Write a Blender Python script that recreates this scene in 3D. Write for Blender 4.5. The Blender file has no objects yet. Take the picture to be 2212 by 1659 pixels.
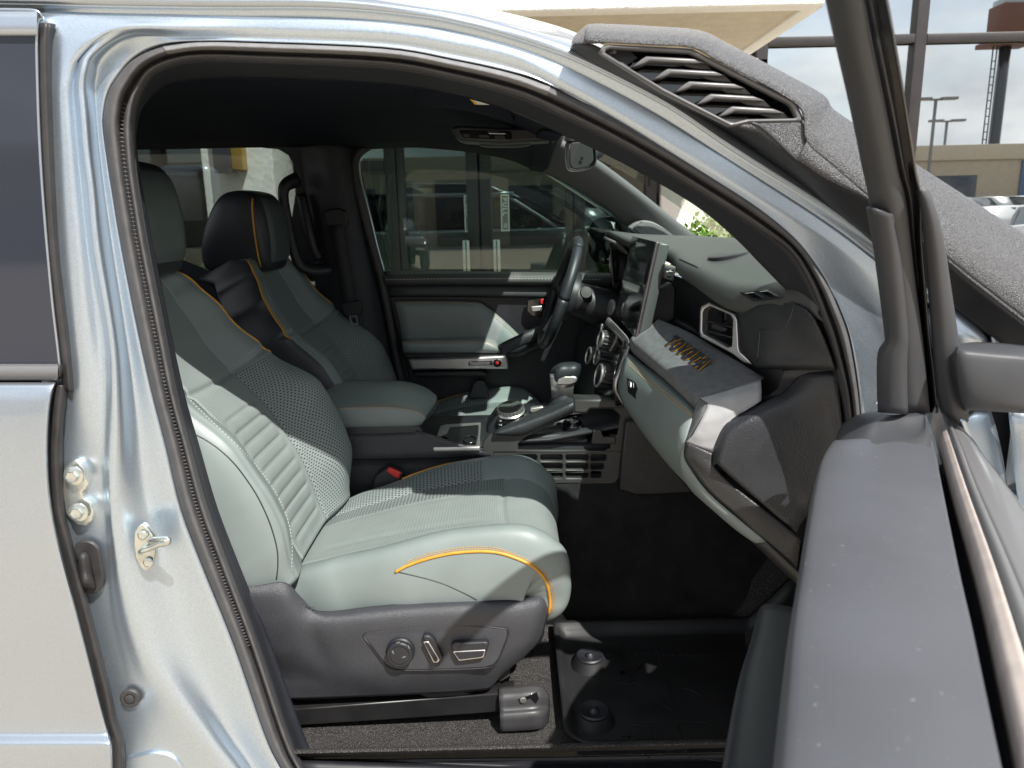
import bpy, bmesh, math, random
from mathutils import Vector, Matrix
from mathutils.bvhtree import BVHTree
random.seed(7)
S = bpy.context.scene
COL = S.collection

# ------------------------------------------------------------------ camera
TH, RO, FPX = math.radians(13.0), math.radians(1.3), 1597.6
CAM = Vector((0.0, -1.2, 1.55))
FW = Vector((0, math.cos(TH), -math.sin(TH)))
_u0 = Vector((0, math.sin(TH), math.cos(TH)))
RT = Vector((1, 0, 0)) * math.cos(RO) - _u0 * math.sin(RO)
UP = Vector((1, 0, 0)) * math.sin(RO) + _u0 * math.cos(RO)
cd = bpy.data.cameras.new('camera')
cd.lens, cd.sensor_width, cd.clip_start, cd.clip_end = 26.0, 36.0, 0.02, 3000
cd.dof.use_dof = True
cd.dof.focus_distance, cd.dof.aperture_fstop = 1.75, 7.5
cam = bpy.data.objects.new('camera', cd)
COL.objects.link(cam)
cam.matrix_world = Matrix(((RT.x, UP.x, -FW.x, CAM.x), (RT.y, UP.y, -FW.y, CAM.y), (RT.z, UP.z, -FW.z, CAM.z), (0, 0, 0, 1)))
S.camera = cam

# ------------------------------------------------------------------ sky, sun, exposure
SUN = Vector((0.35, -0.61, 0.87)).normalized()
w = bpy.data.worlds.new('World'); S.world = w; w.use_nodes = True
nt = w.node_tree; nt.nodes.clear()
def nd(t, typ, **k):
    n = t.nodes.new(typ)
    for a, b in k.items(): setattr(n, a, b)
    return n
sky = nd(nt, 'ShaderNodeTexSky', sky_type='NISHITA', sun_disc=False)
sky.sun_elevation = math.asin(SUN.z); sky.sun_rotation = math.atan2(SUN.x, SUN.y)
sky.air_density, sky.dust_density, sky.ozone_density = 1.0, 1.2, 1.0
tc = nd(nt, 'ShaderNodeTexCoord'); mp = nd(nt, 'ShaderNodeMapping')
mp.inputs['Scale'].default_value = (1.6, 1.6, 3.4); mp.inputs['Location'].default_value = (0.4, 0.2, 0.1)
nz = nd(nt, 'ShaderNodeTexNoise'); nz.inputs['Scale'].default_value = 1.9; nz.inputs['Detail'].default_value = 8; nz.inputs['Roughness'].default_value = 0.58
rp = nd(nt, 'ShaderNodeValToRGB'); rp.color_ramp.elements[0].position = 0.30; rp.color_ramp.elements[1].position = 0.52
nz2 = nd(nt, 'ShaderNodeTexNoise'); nz2.inputs['Scale'].default_value = 3.3; nz2.inputs['Detail'].default_value = 5
crmp = nd(nt, 'ShaderNodeValToRGB')
crmp.color_ramp.elements[0].position = 0.3; crmp.color_ramp.elements[0].color = (4.6, 4.9, 5.4, 1)
crmp.color_ramp.elements[1].position = 0.7; crmp.color_ramp.elements[1].color = (11.0, 11.0, 11.0, 1)
mixc = nd(nt, 'ShaderNodeMixRGB'); bg = nd(nt, 'ShaderNodeBackground'); wo = nd(nt, 'ShaderNodeOutputWorld')
bg.inputs['Strength'].default_value = 0.085
l = nt.links.new
l(tc.outputs['Generated'], mp.inputs['Vector']); l(mp.outputs[0], nz.inputs['Vector']); l(mp.outputs[0], nz2.inputs['Vector'])
l(nz.outputs['Fac'], rp.inputs[0]); l(nz2.outputs['Fac'], crmp.inputs[0])
l(rp.outputs[0], mixc.inputs[0]); l(sky.outputs[0], mixc.inputs[1]); l(crmp.outputs[0], mixc.inputs[2])
l(mixc.outputs[0], bg.inputs[0]); l(bg.outputs[0], wo.inputs[0])
sd = bpy.data.lights.new('sun', 'SUN'); sd.energy = 5.0; sd.angle = math.radians(0.53); sd.color = (1.0, 0.955, 0.89)
so = bpy.data.objects.new('sun', sd); COL.objects.link(so)
so.rotation_euler = (-SUN).to_track_quat('-Z', 'Y').to_euler(); so.location = (3, -6, 12)
vs = S.view_settings
vs.view_transform = 'Standard'; vs.look = 'None'; vs.gamma = 1.0; vs.exposure = 0.78; vs.use_curve_mapping = False
S.render.engine = 'CYCLES'
S.cycles.max_bounces = 10; S.cycles.diffuse_bounces = 4; S.cycles.glossy_bounces = 5; S.cycles.transparent_max_bounces = 16
S.cycles.sample_clamp_indirect = 6.0

# ------------------------------------------------------------------ measuring helpers (rays of the photograph met with planes of the place)
def ray(x, y): return FW + RT * ((x - 1106) / FPX) - UP * ((y - 829.5) / FPX)
def P(x, y, Y):
    d = ray(x, y); return CAM + d * ((Y - CAM.y) / d.y)
def PZ(x, y, Z):
    d = ray(x, y); return CAM + d * ((Z - CAM.z) / d.z)
def PX(x, y, X):
    d = ray(x, y); return CAM + d * ((X - CAM.x) / d.x)
def PP(x, y, pt, n):
    d = ray(x, y); return CAM + d * ((pt - CAM).dot(n) / d.dot(n))
def PL(lst): return [P(*a) for a in lst]

# ------------------------------------------------------------------ materials
MATS = {}
def mat(name, base=(.5, .5, .5), rough=.5, metal=0., spec=.5, coat=0., coat_r=.05, bump=None, var=None, sheen=0., speck=None, coord='Object'):
    """bump = (kind, scale, strength[, distance]); var = (scale, amount); speck = (scale, threshold, colour)"""
    m = bpy.data.materials.new(name); m.use_nodes = True
    t = m.node_tree; b = t.nodes['Principled BSDF']; L = t.links.new
    b.inputs['Base Color'].default_value = (*base, 1); b.inputs['Roughness'].default_value = rough
    b.inputs['Metallic'].default_value = metal; b.inputs['Specular IOR Level'].default_value = spec
    b.inputs['Coat Weight'].default_value = coat; b.inputs['Coat Roughness'].default_value = coat_r
    if sheen: b.inputs['Sheen Weight'].default_value = sheen; b.inputs['Sheen Roughness'].default_value = .4
    co = nd(t, 'ShaderNodeTexCoord')
    col = None
    if var:
        n = nd(t, 'ShaderNodeTexNoise'); n.inputs['Scale'].default_value = var[0]; n.inputs['Detail'].default_value = 6
        L(co.outputs[coord], n.inputs['Vector'])
        r = nd(t, 'ShaderNodeMapRange'); r.inputs[1].default_value = .25; r.inputs[2].default_value = .75
        r.inputs[3].default_value = 1 - var[1]; r.inputs[4].default_value = 1 + var[1]
        L(n.outputs['Fac'], r.inputs[0])
        mx = nd(t, 'ShaderNodeMixRGB', blend_type='MULTIPLY'); mx.inputs[0].default_value = 1; mx.inputs[1].default_value = (*base, 1)
        L(r.outputs[0], mx.inputs[2]); L(mx.outputs[0], b.inputs['Base Color']); col = mx.outputs[0]
        rr = nd(t, 'ShaderNodeMapRange'); rr.inputs[1].default_value = .3; rr.inputs[2].default_value = .7
        rr.inputs[3].default_value = max(.02, rough * (1 - var[1] * .5)); rr.inputs[4].default_value = min(1, rough * (1 + var[1] * .5))
        L(n.outputs['Fac'], rr.inputs[0]); L(rr.outputs[0], b.inputs['Roughness'])
    if speck:
        n = nd(t, 'ShaderNodeTexNoise'); n.inputs['Scale'].default_value = speck[0]; n.inputs['Detail'].default_value = 2
        L(co.outputs[coord], n.inputs['Vector'])
        r = nd(t, 'ShaderNodeMapRange'); r.inputs[1].default_value = speck[1]; r.inputs[2].default_value = speck[1] + .12
        L(n.outputs['Fac'], r.inputs[0])
        mx = nd(t, 'ShaderNodeMixRGB'); L(r.outputs[0], mx.inputs[0]); mx.inputs[2].default_value = (*speck[2], 1)
        if col: L(col, mx.inputs[1])
        else: mx.inputs[1].default_value = (*base, 1)
        L(mx.outputs[0], b.inputs['Base Color'])
    if bump:
        kind, sc, st = bump[:3]; dist = bump[3] if len(bump) > 3 else .001
        if kind == 'noise':
            n = nd(t, 'ShaderNodeTexNoise'); n.inputs['Scale'].default_value = sc; n.inputs['Detail'].default_value = 3; out = n.outputs['Fac']
        else:
            n = nd(t, 'ShaderNodeTexVoronoi'); n.inputs['Scale'].default_value = sc; n.feature = 'SMOOTH_F1' if kind == 'grain' else 'F1'; out = n.outputs['Distance']
        L(co.outputs[coord], n.inputs['Vector'])
        bp = nd(t, 'ShaderNodeBump'); bp.inputs['Strength'].default_value = st; bp.inputs['Distance'].default_value = dist
        L(out, bp.inputs['Height']); L(bp.outputs[0], b.inputs['Normal'])
    MATS[name] = m
    return m

def dotted(name, base, rough, pitch, rad, hole, strength, weave=False):
    """leather or mesh with a regular grid of punched holes, laid out in the UV map (metres)"""
    m = mat(name, base, rough, spec=.4, var=(14, .06))
    t = m.node_tree; L = t.links.new; b = t.nodes['Principled BSDF']
    uv = nd(t, 'ShaderNodeUVMap')
    sp = nd(t, 'ShaderNodeSeparateXYZ'); L(uv.outputs[0], sp.inputs[0])
    def mth(op, a, c=None):
        n = nd(t, 'ShaderNodeMath', operation=op)
        for i, v in ((0, a), (1, c)):
            if v is None: continue
            if isinstance(v, (int, float)): n.inputs[i].default_value = v
            else: L(v, n.inputs[i])
        return n.outputs[0]
    u = mth('DIVIDE', sp.outputs[0], pitch); v = mth('DIVIDE', sp.outputs[1], pitch)
    row = mth('FLOOR', v); odd = mth('MULTIPLY', mth('MODULO', mth('ABSOLUTE', row), 2), .5)
    fu = mth('SUBTRACT', mth('FRACT', mth('ADD', u, odd)), .5); fv = mth('SUBTRACT', mth('FRACT', v), .5)
    d = mth('SQRT', mth('ADD', mth('MULTIPLY', fu, fu), mth('MULTIPLY', fv, fv)))
    r = nd(t, 'ShaderNodeMapRange'); r.inputs[1].default_value = rad; r.inputs[2].default_value = rad + .12
    L(d, r.inputs[0])
    src = b.inputs['Base Color'].links[0].from_socket
    mx = nd(t, 'ShaderNodeMixRGB'); L(r.outputs[0], mx.inputs[0]); mx.inputs[1].default_value = (*hole, 1); L(src, mx.inputs[2])
    L(mx.outputs[0], b.inputs['Base Color'])
    bp = nd(t, 'ShaderNodeBump'); bp.inputs['Strength'].default_value = strength; bp.inputs['Distance'].default_value = .001
    L(r.outputs[0], bp.inputs['Height']); L(bp.outputs[0], b.inputs['Normal'])
    return m

def glass(name, tint, refl, rough=0.0, fres=True):
    m = bpy.data.materials.new(name); m.use_nodes = True
    t = m.node_tree; t.nodes.clear(); L = t.links.new
    tr = nd(t, 'ShaderNodeBsdfTransparent'); tr.inputs[0].default_value = (*tint, 1)
    gl = nd(t, 'ShaderNodeBsdfGlossy'); gl.inputs['Roughness'].default_value = rough; gl.inputs[0].default_value = (.95, .98, .97, 1)
    mx = nd(t, 'ShaderNodeMixShader'); o = nd(t, 'ShaderNodeOutputMaterial')
    lw = nd(t, 'ShaderNodeFresnel'); lw.inputs[0].default_value = 1.5
    ad = nd(t, 'ShaderNodeMath', operation='ADD', use_clamp=True); ad.inputs[1].default_value = refl; L(lw.outputs[0], ad.inputs[0])
    L(ad.outputs[0], mx.inputs[0]); L(tr.outputs[0], mx.inputs[1]); L(gl.outputs[0], mx.inputs[2]); L(mx.outputs[0], o.inputs[0])
    MATS[name] = m
    return m

M_PAINT = mat('silver_paint', (.425, .485, .555), .32, .88, coat=1.0, coat_r=.03, bump=('noise', 900, .06, .0006), var=(500, .10))
M_PAINTJ = mat('silver_paint_jamb', (.515, .60, .69), .36, .92, coat=.4, coat_r=.06, bump=('noise', 700, .08, .0006), var=(420, .12))
M_RUB = mat('rubber_seal', (.028, .027, .028), .55, bump=('noise', 500, .25, .0008), var=(30, .25))
M_RUBF = mat('flocked_seal', (.075, .074, .077), .62, bump=('noise', 900, .5, .001), var=(40, .2))
M_PLA = mat('black_plastic', (.0125, .0135, .0175), .48, bump=('noise', 800, .25, .0006), var=(25, .2))
M_GRAIN = mat('grained_plastic', (.0225, .0245, .029), .38, bump=('cells', 400, .5, .0015), var=(20, .2))
M_GRAINW = mat('warm_grained_plastic', (.026, .0265, .028), .45, bump=('cells', 400, .5, .0014), var=(20, .2))
M_SEATP = mat('seat_base_plastic', (.040, .0425, .050), .40, bump=('noise', 620, .75, .0018), var=(18, .12))
M_SNOR = mat('snorkel_plastic', (.064, .066, .073), .29, spec=.8, bump=('noise', 560, 1.0, .0028), var=(330, .45))  # lighter colour for the sunlit faces; colour speckle stands in for sparkle
M_SLAT = mat('satin_black', (.120, .120, .124), .30, bump=('noise', 500, .12, .0006))
M_DOORG = mat('grey_door_trim', (.070, .0745, .086), .5, bump=('noise', 500, .2, .0007), var=(6, .12), speck=(150, .70, (.20, .20, .21)))
M_DOORT = mat('door_trim', (.042, .0445, .050), .55, bump=('noise', 500, .18, .0006), var=(9, .08))
M_LEA = mat('green_leather', (.168, .202, .198), .46, spec=.45, bump=('grain', 700, .22, .0006), var=(11, .08))
M_LEAH = mat('headrest_leather', (.085, .105, .106), .46, spec=.45, bump=('grain', 700, .22, .0006), var=(11, .08))
M_LEAD = mat('dark_leather', (.022, .026, .031), .45, bump=('grain', 600, .25, .0006), var=(11, .1))
M_PERF = dotted('perforated_leather', (.168, .200, .198), .5, .0062, .20, (.012, .014, .014), .5)
M_MESH = dotted('mesh_fabric', (.190, .225, .219), .62, .0050, .18, (.13, .15, .148), .4)
M_GOLD = mat('gold_piping', (.50, .25, .030), .45, bump=('noise', 300, .2, .0008), var=(60, .15))
M_NAVY = mat('navy_plastic', (.008, .009, .014), .55)
M_THRG = mat('tan_thread', (.45, .27, .10), .6)
M_THRW = mat('pale_thread', (.42, .45, .43), .6)
M_SATIN = mat('satin_silver', (.56, .55, .54), .34, .85, var=(30, .06))
M_CHROME = mat('chrome', (.75, .75, .76), .12, 1.0)
M_ZINC = mat('zinc_plated_steel', (.62, .65, .62), .26, .9, bump=('noise', 120, .15, .001), var=(30, .15))
M_SCREEN = mat('screen_glass', (.006, .0065, .008), .05, coat=1)
M_GLOSS = mat('gloss_black', (.009, .009, .010), .12, coat=.6)
M_CARPET = mat('carpet', (.030, .029, .029), .95, spec=.1, bump=('noise', 420, 1.0, .004), speck=(520, .54, (.14, .135, .13)), var=(18, .25))
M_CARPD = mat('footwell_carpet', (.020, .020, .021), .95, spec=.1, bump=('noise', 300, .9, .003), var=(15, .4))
M_MAT = mat('mat_rubber', (.0095, .0095, .0105), .58, bump=('noise', 300, .12, .0006), var=(10, .3))
M_HEAD = mat('headliner', (.0065, .0088, .0165), .9, spec=.15, bump=('noise', 500, .4, .001), var=(4, .1))
M_TRIM = mat('pillar_trim', (.0135, .0155, .0215), .6, bump=('noise', 600, .25, .0007), var=(12, .15))
M_TRIMG = mat('grey_pillar_trim', (.115, .118, .12), .8, spec=.2, bump=('noise', 700, .4, .0008))
M_DASH = mat('dash_top', (.058, .063, .062), .6, bump=('grain', 500, .4, .001), var=(9, .1))
M_FELT = mat('soft_dash_fabric', (.110, .115, .124), .85, spec=.2, bump=('noise', 900, .7, .0012), var=(60, .25), sheen=.15)
M_RED = mat('red_button', (.55, .02, .02), .4)
M_BELT = mat('belt_webbing', (.018, .019, .021), .7, bump=('noise', 800, .4, .0008))
M_TRACK = mat('track_steel', (.022, .022, .023), .32, .4, var=(20, .25))
M_COVER = mat('track_cover', (.040, .040, .042), .45, bump=('noise', 700, .2, .0006), var=(20, .2))
M_WHITE = mat('white_label', (.75, .75, .74), .6)
M_YEL = mat('yellow_label', (.75, .47, .03), .6)
M_INK = mat('black_ink', (.02, .02, .02), .6)
M_PRINT = mat('white_print', (.72, .74, .74), .6)
M_MIRR = mat('mirror_glass', (.82, .86, .86), .02, 1.0)
M_GLW = glass('window_glass', (.60, .71, .665), .02)
M_GLR = glass('rear_privacy_glass', (.44, .48, .47), .02)
M_GLS = glass('windshield_glass', (.80, .91, .87), .0)
M_GLP = mat('privacy_glass', (.025, .029, .041), .06, spec=.45)
M_BEIGE = mat('belt_flocking', (.42, .37, .34), .7, var=(40, .15))
# building and ground
M_STUC = mat('white_stucco', (.74, .73, .70), .9, bump=('noise', 22, .55, .02), var=(4, .05))
M_SOFF = mat('beige_stucco', (.49, .44, .35), .9, bump=('noise', 30, .6, .02), var=(7, .10))
M_TANW = mat('tan_wall', (.42, .37, .29), .9, bump=('noise', 25, .4, .02), var=(3, .1))
M_MULL = mat('bronze_aluminium', (.034, .031, .033), .45, .3, var=(6, .12))
M_PANE = glass('storefront_glass', (.30, .33, .32), .60)
M_PANED = glass('door_glass', (.34, .37, .36), .13)
M_INTR = mat('store_interior', (.10, .10, .095), .8, var=(1.2, .3))
M_CONC = mat('concrete', (.36, .305, .235), .9, bump=('noise', 40, .4, .006), var=(1.3, .12))
M_ASPH = mat('asphalt', (.20, .185, .165), .9, bump=('noise', 60, .5, .006), var=(.6, .15))
M_LEAF = mat('leaf', (.11, .235, .022), .45, spec=.4, var=(9, .35))
M_LEAF.node_tree.nodes['Principled BSDF'].inputs['Transmission Weight'].default_value = 0
M_STEM = mat('stem', (.10, .07, .04), .8)
M_BRASS = mat('brass', (.55, .36, .09), .4, .6, var=(20, .12))
M_CARW = mat('white_car_paint', (.75, .76, .77), .25, coat=.8)
M_CARS = mat('grey_car_paint', (.32, .34, .36), .3, .5, coat=.8)
M_CARB = mat('dark_car_paint', (.03, .035, .045), .25, coat=.8)
M_CARR = mat('red_car_paint', (.35, .03, .03), .3, coat=.8)
M_TYRE = mat('tyre', (.02, .02, .02), .8)
M_BROWN = mat('brown_sign', (.14, .06, .04), .6)
M_BLUEW = mat('blue_wall', (.10, .15, .24), .7)
M_GALV = mat('galvanised_pole', (.22, .22, .22), .5, .4)

# ------------------------------------------------------------------ mesh helpers
def link(name, me, parent=None, label=None):
    o = bpy.data.objects.new(name, me); COL.objects.link(o)
    if parent is not None: o.parent = parent; o.matrix_parent_inverse = parent.matrix_world.inverted()
    if label: o['label'] = label
    return o
def thing(name, label, cat, loc=(0, 0, 0), group=None):
    o = bpy.data.objects.new(name, None); COL.objects.link(o); o.location = loc; o.empty_display_size = .1
    o.matrix_world = Matrix.Translation(loc)
    o['label'] = label; o['category'] = cat
    if group: o['group'] = group
    return o
def sub(name, parent):
    o = bpy.data.objects.new(name, None); COL.objects.link(o); o.parent = parent
    o.matrix_parent_inverse = parent.matrix_world.inverted(); o.empty_display_size = .05
    return o
def mesh(name, verts, faces, m, parent=None, smooth=False, label=None, uv=None, mats=None, mi=None):
    me = bpy.data.meshes.new(name); me.from_pydata([tuple(v) for v in verts], [], faces); me.update()
    for x in (mats or [m]): me.materials.append(x)
    if mi: me.polygons.foreach_set('material_index', mi)
    if smooth: me.polygons.foreach_set('use_smooth', [True] * len(me.polygons))
    if uv:
        ul = me.uv_layers.new(name='UVMap')
        for lp in me.loops: ul.data[lp.index].uv = uv[lp.vertex_index]
    return link(name, me, parent, label)
def recalc(o):
    bm = bmesh.new(); bm.from_mesh(o.data); bmesh.ops.recalc_face_normals(bm, faces=bm.faces); bm.to_mesh(o.data); bm.free()
def cr(p0, p1, p2, p3, t):
    return .5 * ((2 * p1) + (p2 - p0) * t + (2 * p0 - 5 * p1 + 4 * p2 - p3) * t * t + (3 * p1 - p0 - 3 * p2 + p3) * t ** 3)
def spline(pts, k=6):
    """Catmull-Rom through pts (Vectors or floats), k samples for each span"""
    n = len(pts); out = []
    if n == 2: return [pts[0] + (pts[1] - pts[0]) * (i / k) for i in range(k + 1)]
    for i in range(n - 1):
        p0 = pts[i - 1] if i else pts[0] * 2 - pts[1]; p3 = pts[i + 2] if i + 2 < n else pts[-1] * 2 - pts[-2]
        for j in range(k): out.append(cr(p0, pts[i], pts[i + 1], p3, j / k))
    out.append(pts[-1]); return out
def resample(pts, n):
    d = [0]
    for a, b in zip(pts, pts[1:]): d.append(d[-1] + (b - a).length)
    out = []; j = 0
    for i in range(n):
        s = d[-1] * i / (n - 1)
        while j < len(d) - 2 and d[j + 1] < s: j += 1
        q = (s - d[j]) / max(1e-9, d[j + 1] - d[j]); out.append(pts[j] + (pts[j + 1] - pts[j]) * min(1, max(0, q)))
    return out
def gridmesh(name, rows, m, parent=None, smooth=True, thick=0, label=None, closed=False, uv=False, flip=False):
    nr, nc = len(rows), len(rows[0]); V = [v for r in rows for v in r]; Fc = []
    for i in range(nr - 1):
        for j in range(nc - (0 if closed else 1)):
            q = (i * nc + j, i * nc + (j + 1) % nc, (i + 1) * nc + (j + 1) % nc, (i + 1) * nc + j)
            Fc.append(q[::-1] if flip else q)
    o = mesh(name, V, Fc, m, parent, smooth, label)
    if thick:
        sm = o.modifiers.new('thickness', 'SOLIDIFY'); sm.thickness = thick; sm.offset = 0
    return o
def loft(name, curves, m, parent=None, k=6, cross=3, n=None, smooth=True, thick=.003, label=None, crosssmooth=True, flip=False):
    """surface through px/Y curves; curves with equal point counts correspond point by point, else by length"""
    cs = [spline(c, k) for c in curves]
    if n or len({len(c) for c in cs}) > 1:
        n = n or max(len(c) for c in cs); cs = [resample(c, n) for c in cs]
    rows = []
    cols = [(spline([c[j] for c in cs], cross) if crosssmooth else [v for v in lin([c[j] for c in cs], cross)]) for j in range(len(cs[0]))]
    rows = [[cols[j][i] for j in range(len(cols))] for i in range(len(cols[0]))]
    return gridmesh(name, rows, m, parent, smooth, thick, label, flip=flip)
def lin(p, k):
    out = []
    for a, b in zip(p, p[1:]): out += [a + (b - a) * (i / k) for i in range(k)]
    return out + [p[-1]]
def tube(name, pts, r, m, parent=None, k=4, seg=8, label=None, flat=1.0, ref=None, caps=True, smooth=True):
    """swept tube; r a number or list of radii; flat squeezes it along ref"""
    pts = spline(pts, k) if k > 1 else list(pts); n = len(pts)
    rr = [r] * n if not isinstance(r, (list, tuple)) else [r[min(len(r) - 1, int(i / (n - 1) * (len(r) - 1)))] + (r[min(len(r) - 1, int(i / (n - 1) * (len(r) - 1)) + 1)] - r[min(len(r) - 1, int(i / (n - 1) * (len(r) - 1)))]) * ((i / (n - 1) * (len(r) - 1)) % 1) for i in range(n)]
    V, Fc = [], []; up = Vector(ref) if ref else None
    for i in range(n):
        t = (pts[min(n - 1, i + 1)] - pts[max(0, i - 1)]).normalized()
        if up is None:
            a = Vector((0, 0, 1)) if abs(t.z) < .9 else Vector((1, 0, 0)); up = t.cross(a).normalized()
        v = (up - t * up.dot(t)).normalized(); b = t.cross(v)
        if not ref: up = v
        for s in range(seg):
            a = 2 * math.pi * s / seg; V.append(pts[i] + (v * math.cos(a) * flat + b * math.sin(a)) * rr[i])
    for i in range(n - 1):
        for s in range(seg): Fc.append((i * seg + s, i * seg + (s + 1) % seg, (i + 1) * seg + (s + 1) % seg, (i + 1) * seg + s))
    if caps: Fc.append(tuple(range(seg))[::-1]); Fc.append(tuple((n - 1) * seg + s for s in range(seg)))
    o = mesh(name, V, Fc, m, parent, smooth, label); recalc(o); return o
def rnd(pts, r, seg=4, only=None):
    """round the corners of a closed 2D or 3D polygon"""
    out = []; n = len(pts)
    for i, p in enumerate(pts):
        a, b = pts[i - 1] - p, pts[(i + 1) % n] - p
        rr = min(r if not isinstance(r, (list, tuple)) else r[i], a.length * .45, b.length * .45)
        if rr <= 1e-6: out.append(p); continue
        A, B = p + a.normalized() * rr, p + b.normalized() * rr
        for s in range(seg + 1):
            t = s / seg; out.append(A * (1 - t) ** 2 + p * (2 * t * (1 - t)) + B * t * t)
    return out
def plate(name, outer, m, parent=None, holes=(), depth=.02, bevel=.002, origin=None, ax=None, ay=None, label=None, smooth=False, res=1):
    """flat plate (outer and holes are coplanar 3D loops) with holes, thickness towards -normal and bevelled rims; normal = ax x ay"""
    o0 = origin or outer[0]
    ax = (ax or Vector((1, 0, 0))).normalized(); ay = (ay - ax * ay.dot(ax)).normalized() if ay else Vector((0, 0, 1)); az = ax.cross(ay)
    cu = bpy.data.curves.new(name, 'CURVE'); cu.dimensions = '2D'; cu.fill_mode = 'BOTH'
    cu.extrude = max(1e-5, depth / 2 - bevel); cu.bevel_depth = bevel; cu.bevel_resolution = res
    cu.offset = -bevel
    for lp in [outer, *holes]:
        s = cu.splines.new('POLY'); s.points.add(len(lp) - 1); s.use_cyclic_u = True
        for q, v in zip(s.points, lp): q.co = ((v - o0).dot(ax), (v - o0).dot(ay), 0, 1)
    t = bpy.data.objects.new('t', cu); COL.objects.link(t)
    me = bpy.data.meshes.new_from_object(t); bpy.data.objects.remove(t); bpy.data.curves.remove(cu)
    me.transform(Matrix(((ax.x, ay.x, az.x, o0.x - az.x * depth / 2), (ax.y, ay.y, az.y, o0.y - az.y * depth / 2), (ax.z, ay.z, az.z, o0.z - az.z * depth / 2), (0, 0, 0, 1))))
    me.materials.clear(); me.materials.append(m); me.name = name
    if smooth: me.polygons.foreach_set('use_smooth', [True] * len(me.polygons))
    return link(name, me, parent, label)
def pplate(name, px, Y, m, parent=None, holes=(), depth=.02, bevel=.002, r=0., hr=0., label=None):
    """plate standing in the plane Y, face towards the near side of the car"""
    out = rnd([P(x, y, Y) for x, y in px], r); hs = [rnd([P(x, y, Y) for x, y in h], hr) for h in holes]
    return plate(name, out, m, parent, hs, depth, bevel, ax=Vector((1, 0, 0)), ay=Vector((0, 0, 1)), label=label)
def box(name, c, s, m, parent=None, bev=.004, rot=None, label=None, seg=2, smooth=True):
    bm = bmesh.new(); bmesh.ops.create_cube(bm, size=1); bmesh.ops.scale(bm, vec=s, verts=bm.verts)
    if bev: bmesh.ops.bevel(bm, geom=bm.edges[:], offset=bev, segments=seg, profile=.5, affect='EDGES')
    if rot is not None: bmesh.ops.rotate(bm, matrix=rot, verts=bm.verts, cent=(0, 0, 0))
    bmesh.ops.translate(bm, vec=c, verts=bm.verts)
    me = bpy.data.meshes.new(name); bm.to_mesh(me); bm.free(); me.materials.append(m)
    if smooth and bev:
        me.polygons.foreach_set('use_smooth', [True] * len(me.polygons)); me.set_sharp_from_angle(angle=math.radians(50))
    return link(name, me, parent, label)
def lathe(name, prof, c, axis, m, parent=None, seg=24, label=None, smooth=True, ribs=None):
    """prof = [(radius, height)]; ribs = (count, depth, i0, i1) scallops profile points i0..i1"""
    ax = Vector(axis).normalized(); a = Vector((0, 0, 1)) if abs(ax.z) < .9 else Vector((1, 0, 0)); u = ax.cross(a).normalized(); v = ax.cross(u)
    rows = []
    for i, (r, h) in enumerate(prof):
        row = []
        for s in range(seg):
            an = 2 * math.pi * s / seg; q = r
            if ribs and ribs[2] <= i <= ribs[3]: q = r - (ribs[1] if (s * ribs[0] * 2 // seg) % 2 else 0)
            row.append(Vector(c) + ax * h + (u * math.cos(an) + v * math.sin(an)) * q)
        rows.append(row)
    o = gridmesh(name, rows, m, parent, smooth, closed=True, label=label)
    bm = bmesh.new(); bm.from_mesh(o.data); bmesh.ops.holes_fill(bm, edges=[e for e in bm.edges if e.is_boundary]); bmesh.ops.recalc_face_normals(bm, faces=bm.faces)
    bm.to_mesh(o.data); bm.free(); o.data.set_sharp_from_angle(angle=math.radians(35)); return o
def letters(txt, org, ax, ay, size, m, parent, depth=.002, side=None, gap=1.0, bold=0., width=1.0, name='letter', shear=0., fit=None):
    """raised letters, each one an object, standing on the plane (ax, ay)"""
    ax, ay = ax.normalized(), (ay - ax.normalized() * ay.dot(ax.normalized())).normalized(); az = ax.cross(ay); x = 0; made = []
    if fit:
        tot = 0
        for ch in txt:
            cu = bpy.data.curves.new('l', 'FONT'); cu.body = ch; cu.size = size; cu.offset = bold; t = bpy.data.objects.new('l', cu); COL.objects.link(t); me = bpy.data.meshes.new_from_object(t); xs = [v.co.x for v in me.vertices]; tot += max(xs) - min(xs); bpy.data.objects.remove(t); bpy.data.curves.remove(cu); bpy.data.meshes.remove(me)
        width = (fit - size * .14 * gap * (len(txt) - 1)) / tot
    for ch in txt:
        cu = bpy.data.curves.new('l', 'FONT'); cu.body = ch; cu.size = size; cu.extrude = depth / 2; cu.offset = bold; cu.resolution_u = 3; cu.shear = shear
        t = bpy.data.objects.new('l', cu); COL.objects.link(t); me = bpy.data.meshes.new_from_object(t)
        bpy.data.objects.remove(t); bpy.data.curves.remove(cu)
        if not me.vertices: x += size * .35; continue
        xs = [v.co.x for v in me.vertices]; x0, x1 = min(xs), max(xs)
        for v in me.vertices:
            q = v.co.copy(); v.co = org + ax * ((q.x - x0) * width + x) + ay * q.y + az * (q.z + depth / 2)
        me.materials.clear(); me.materials.append(m)
        if side:
            me.materials.append(side)
            me.update()
            for f in me.polygons: f.material_index = 0 if abs(f.normal.dot(az)) > .7 else 1
        x += (x1 - x0) * width + size * .14 * gap
        made.append(link(name, me, parent))
    return made
def bvh(o):
    dg = bpy.context.evaluated_depsgraph_get(); return BVHTree.FromObject(o, dg)
def on(trees, x, y, lift=0.):
    """the point where the ray of pixel (x, y) meets the nearest of the surfaces"""
    d = ray(x, y).normalized(); best = None
    for t in (trees if isinstance(trees, (list, tuple)) else [trees]):
        h = t.ray_cast(CAM, d)
        if h[0] is not None and (best is None or h[3] < best[3]): best = h
    return None if best is None else best[0] - d * lift
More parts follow.
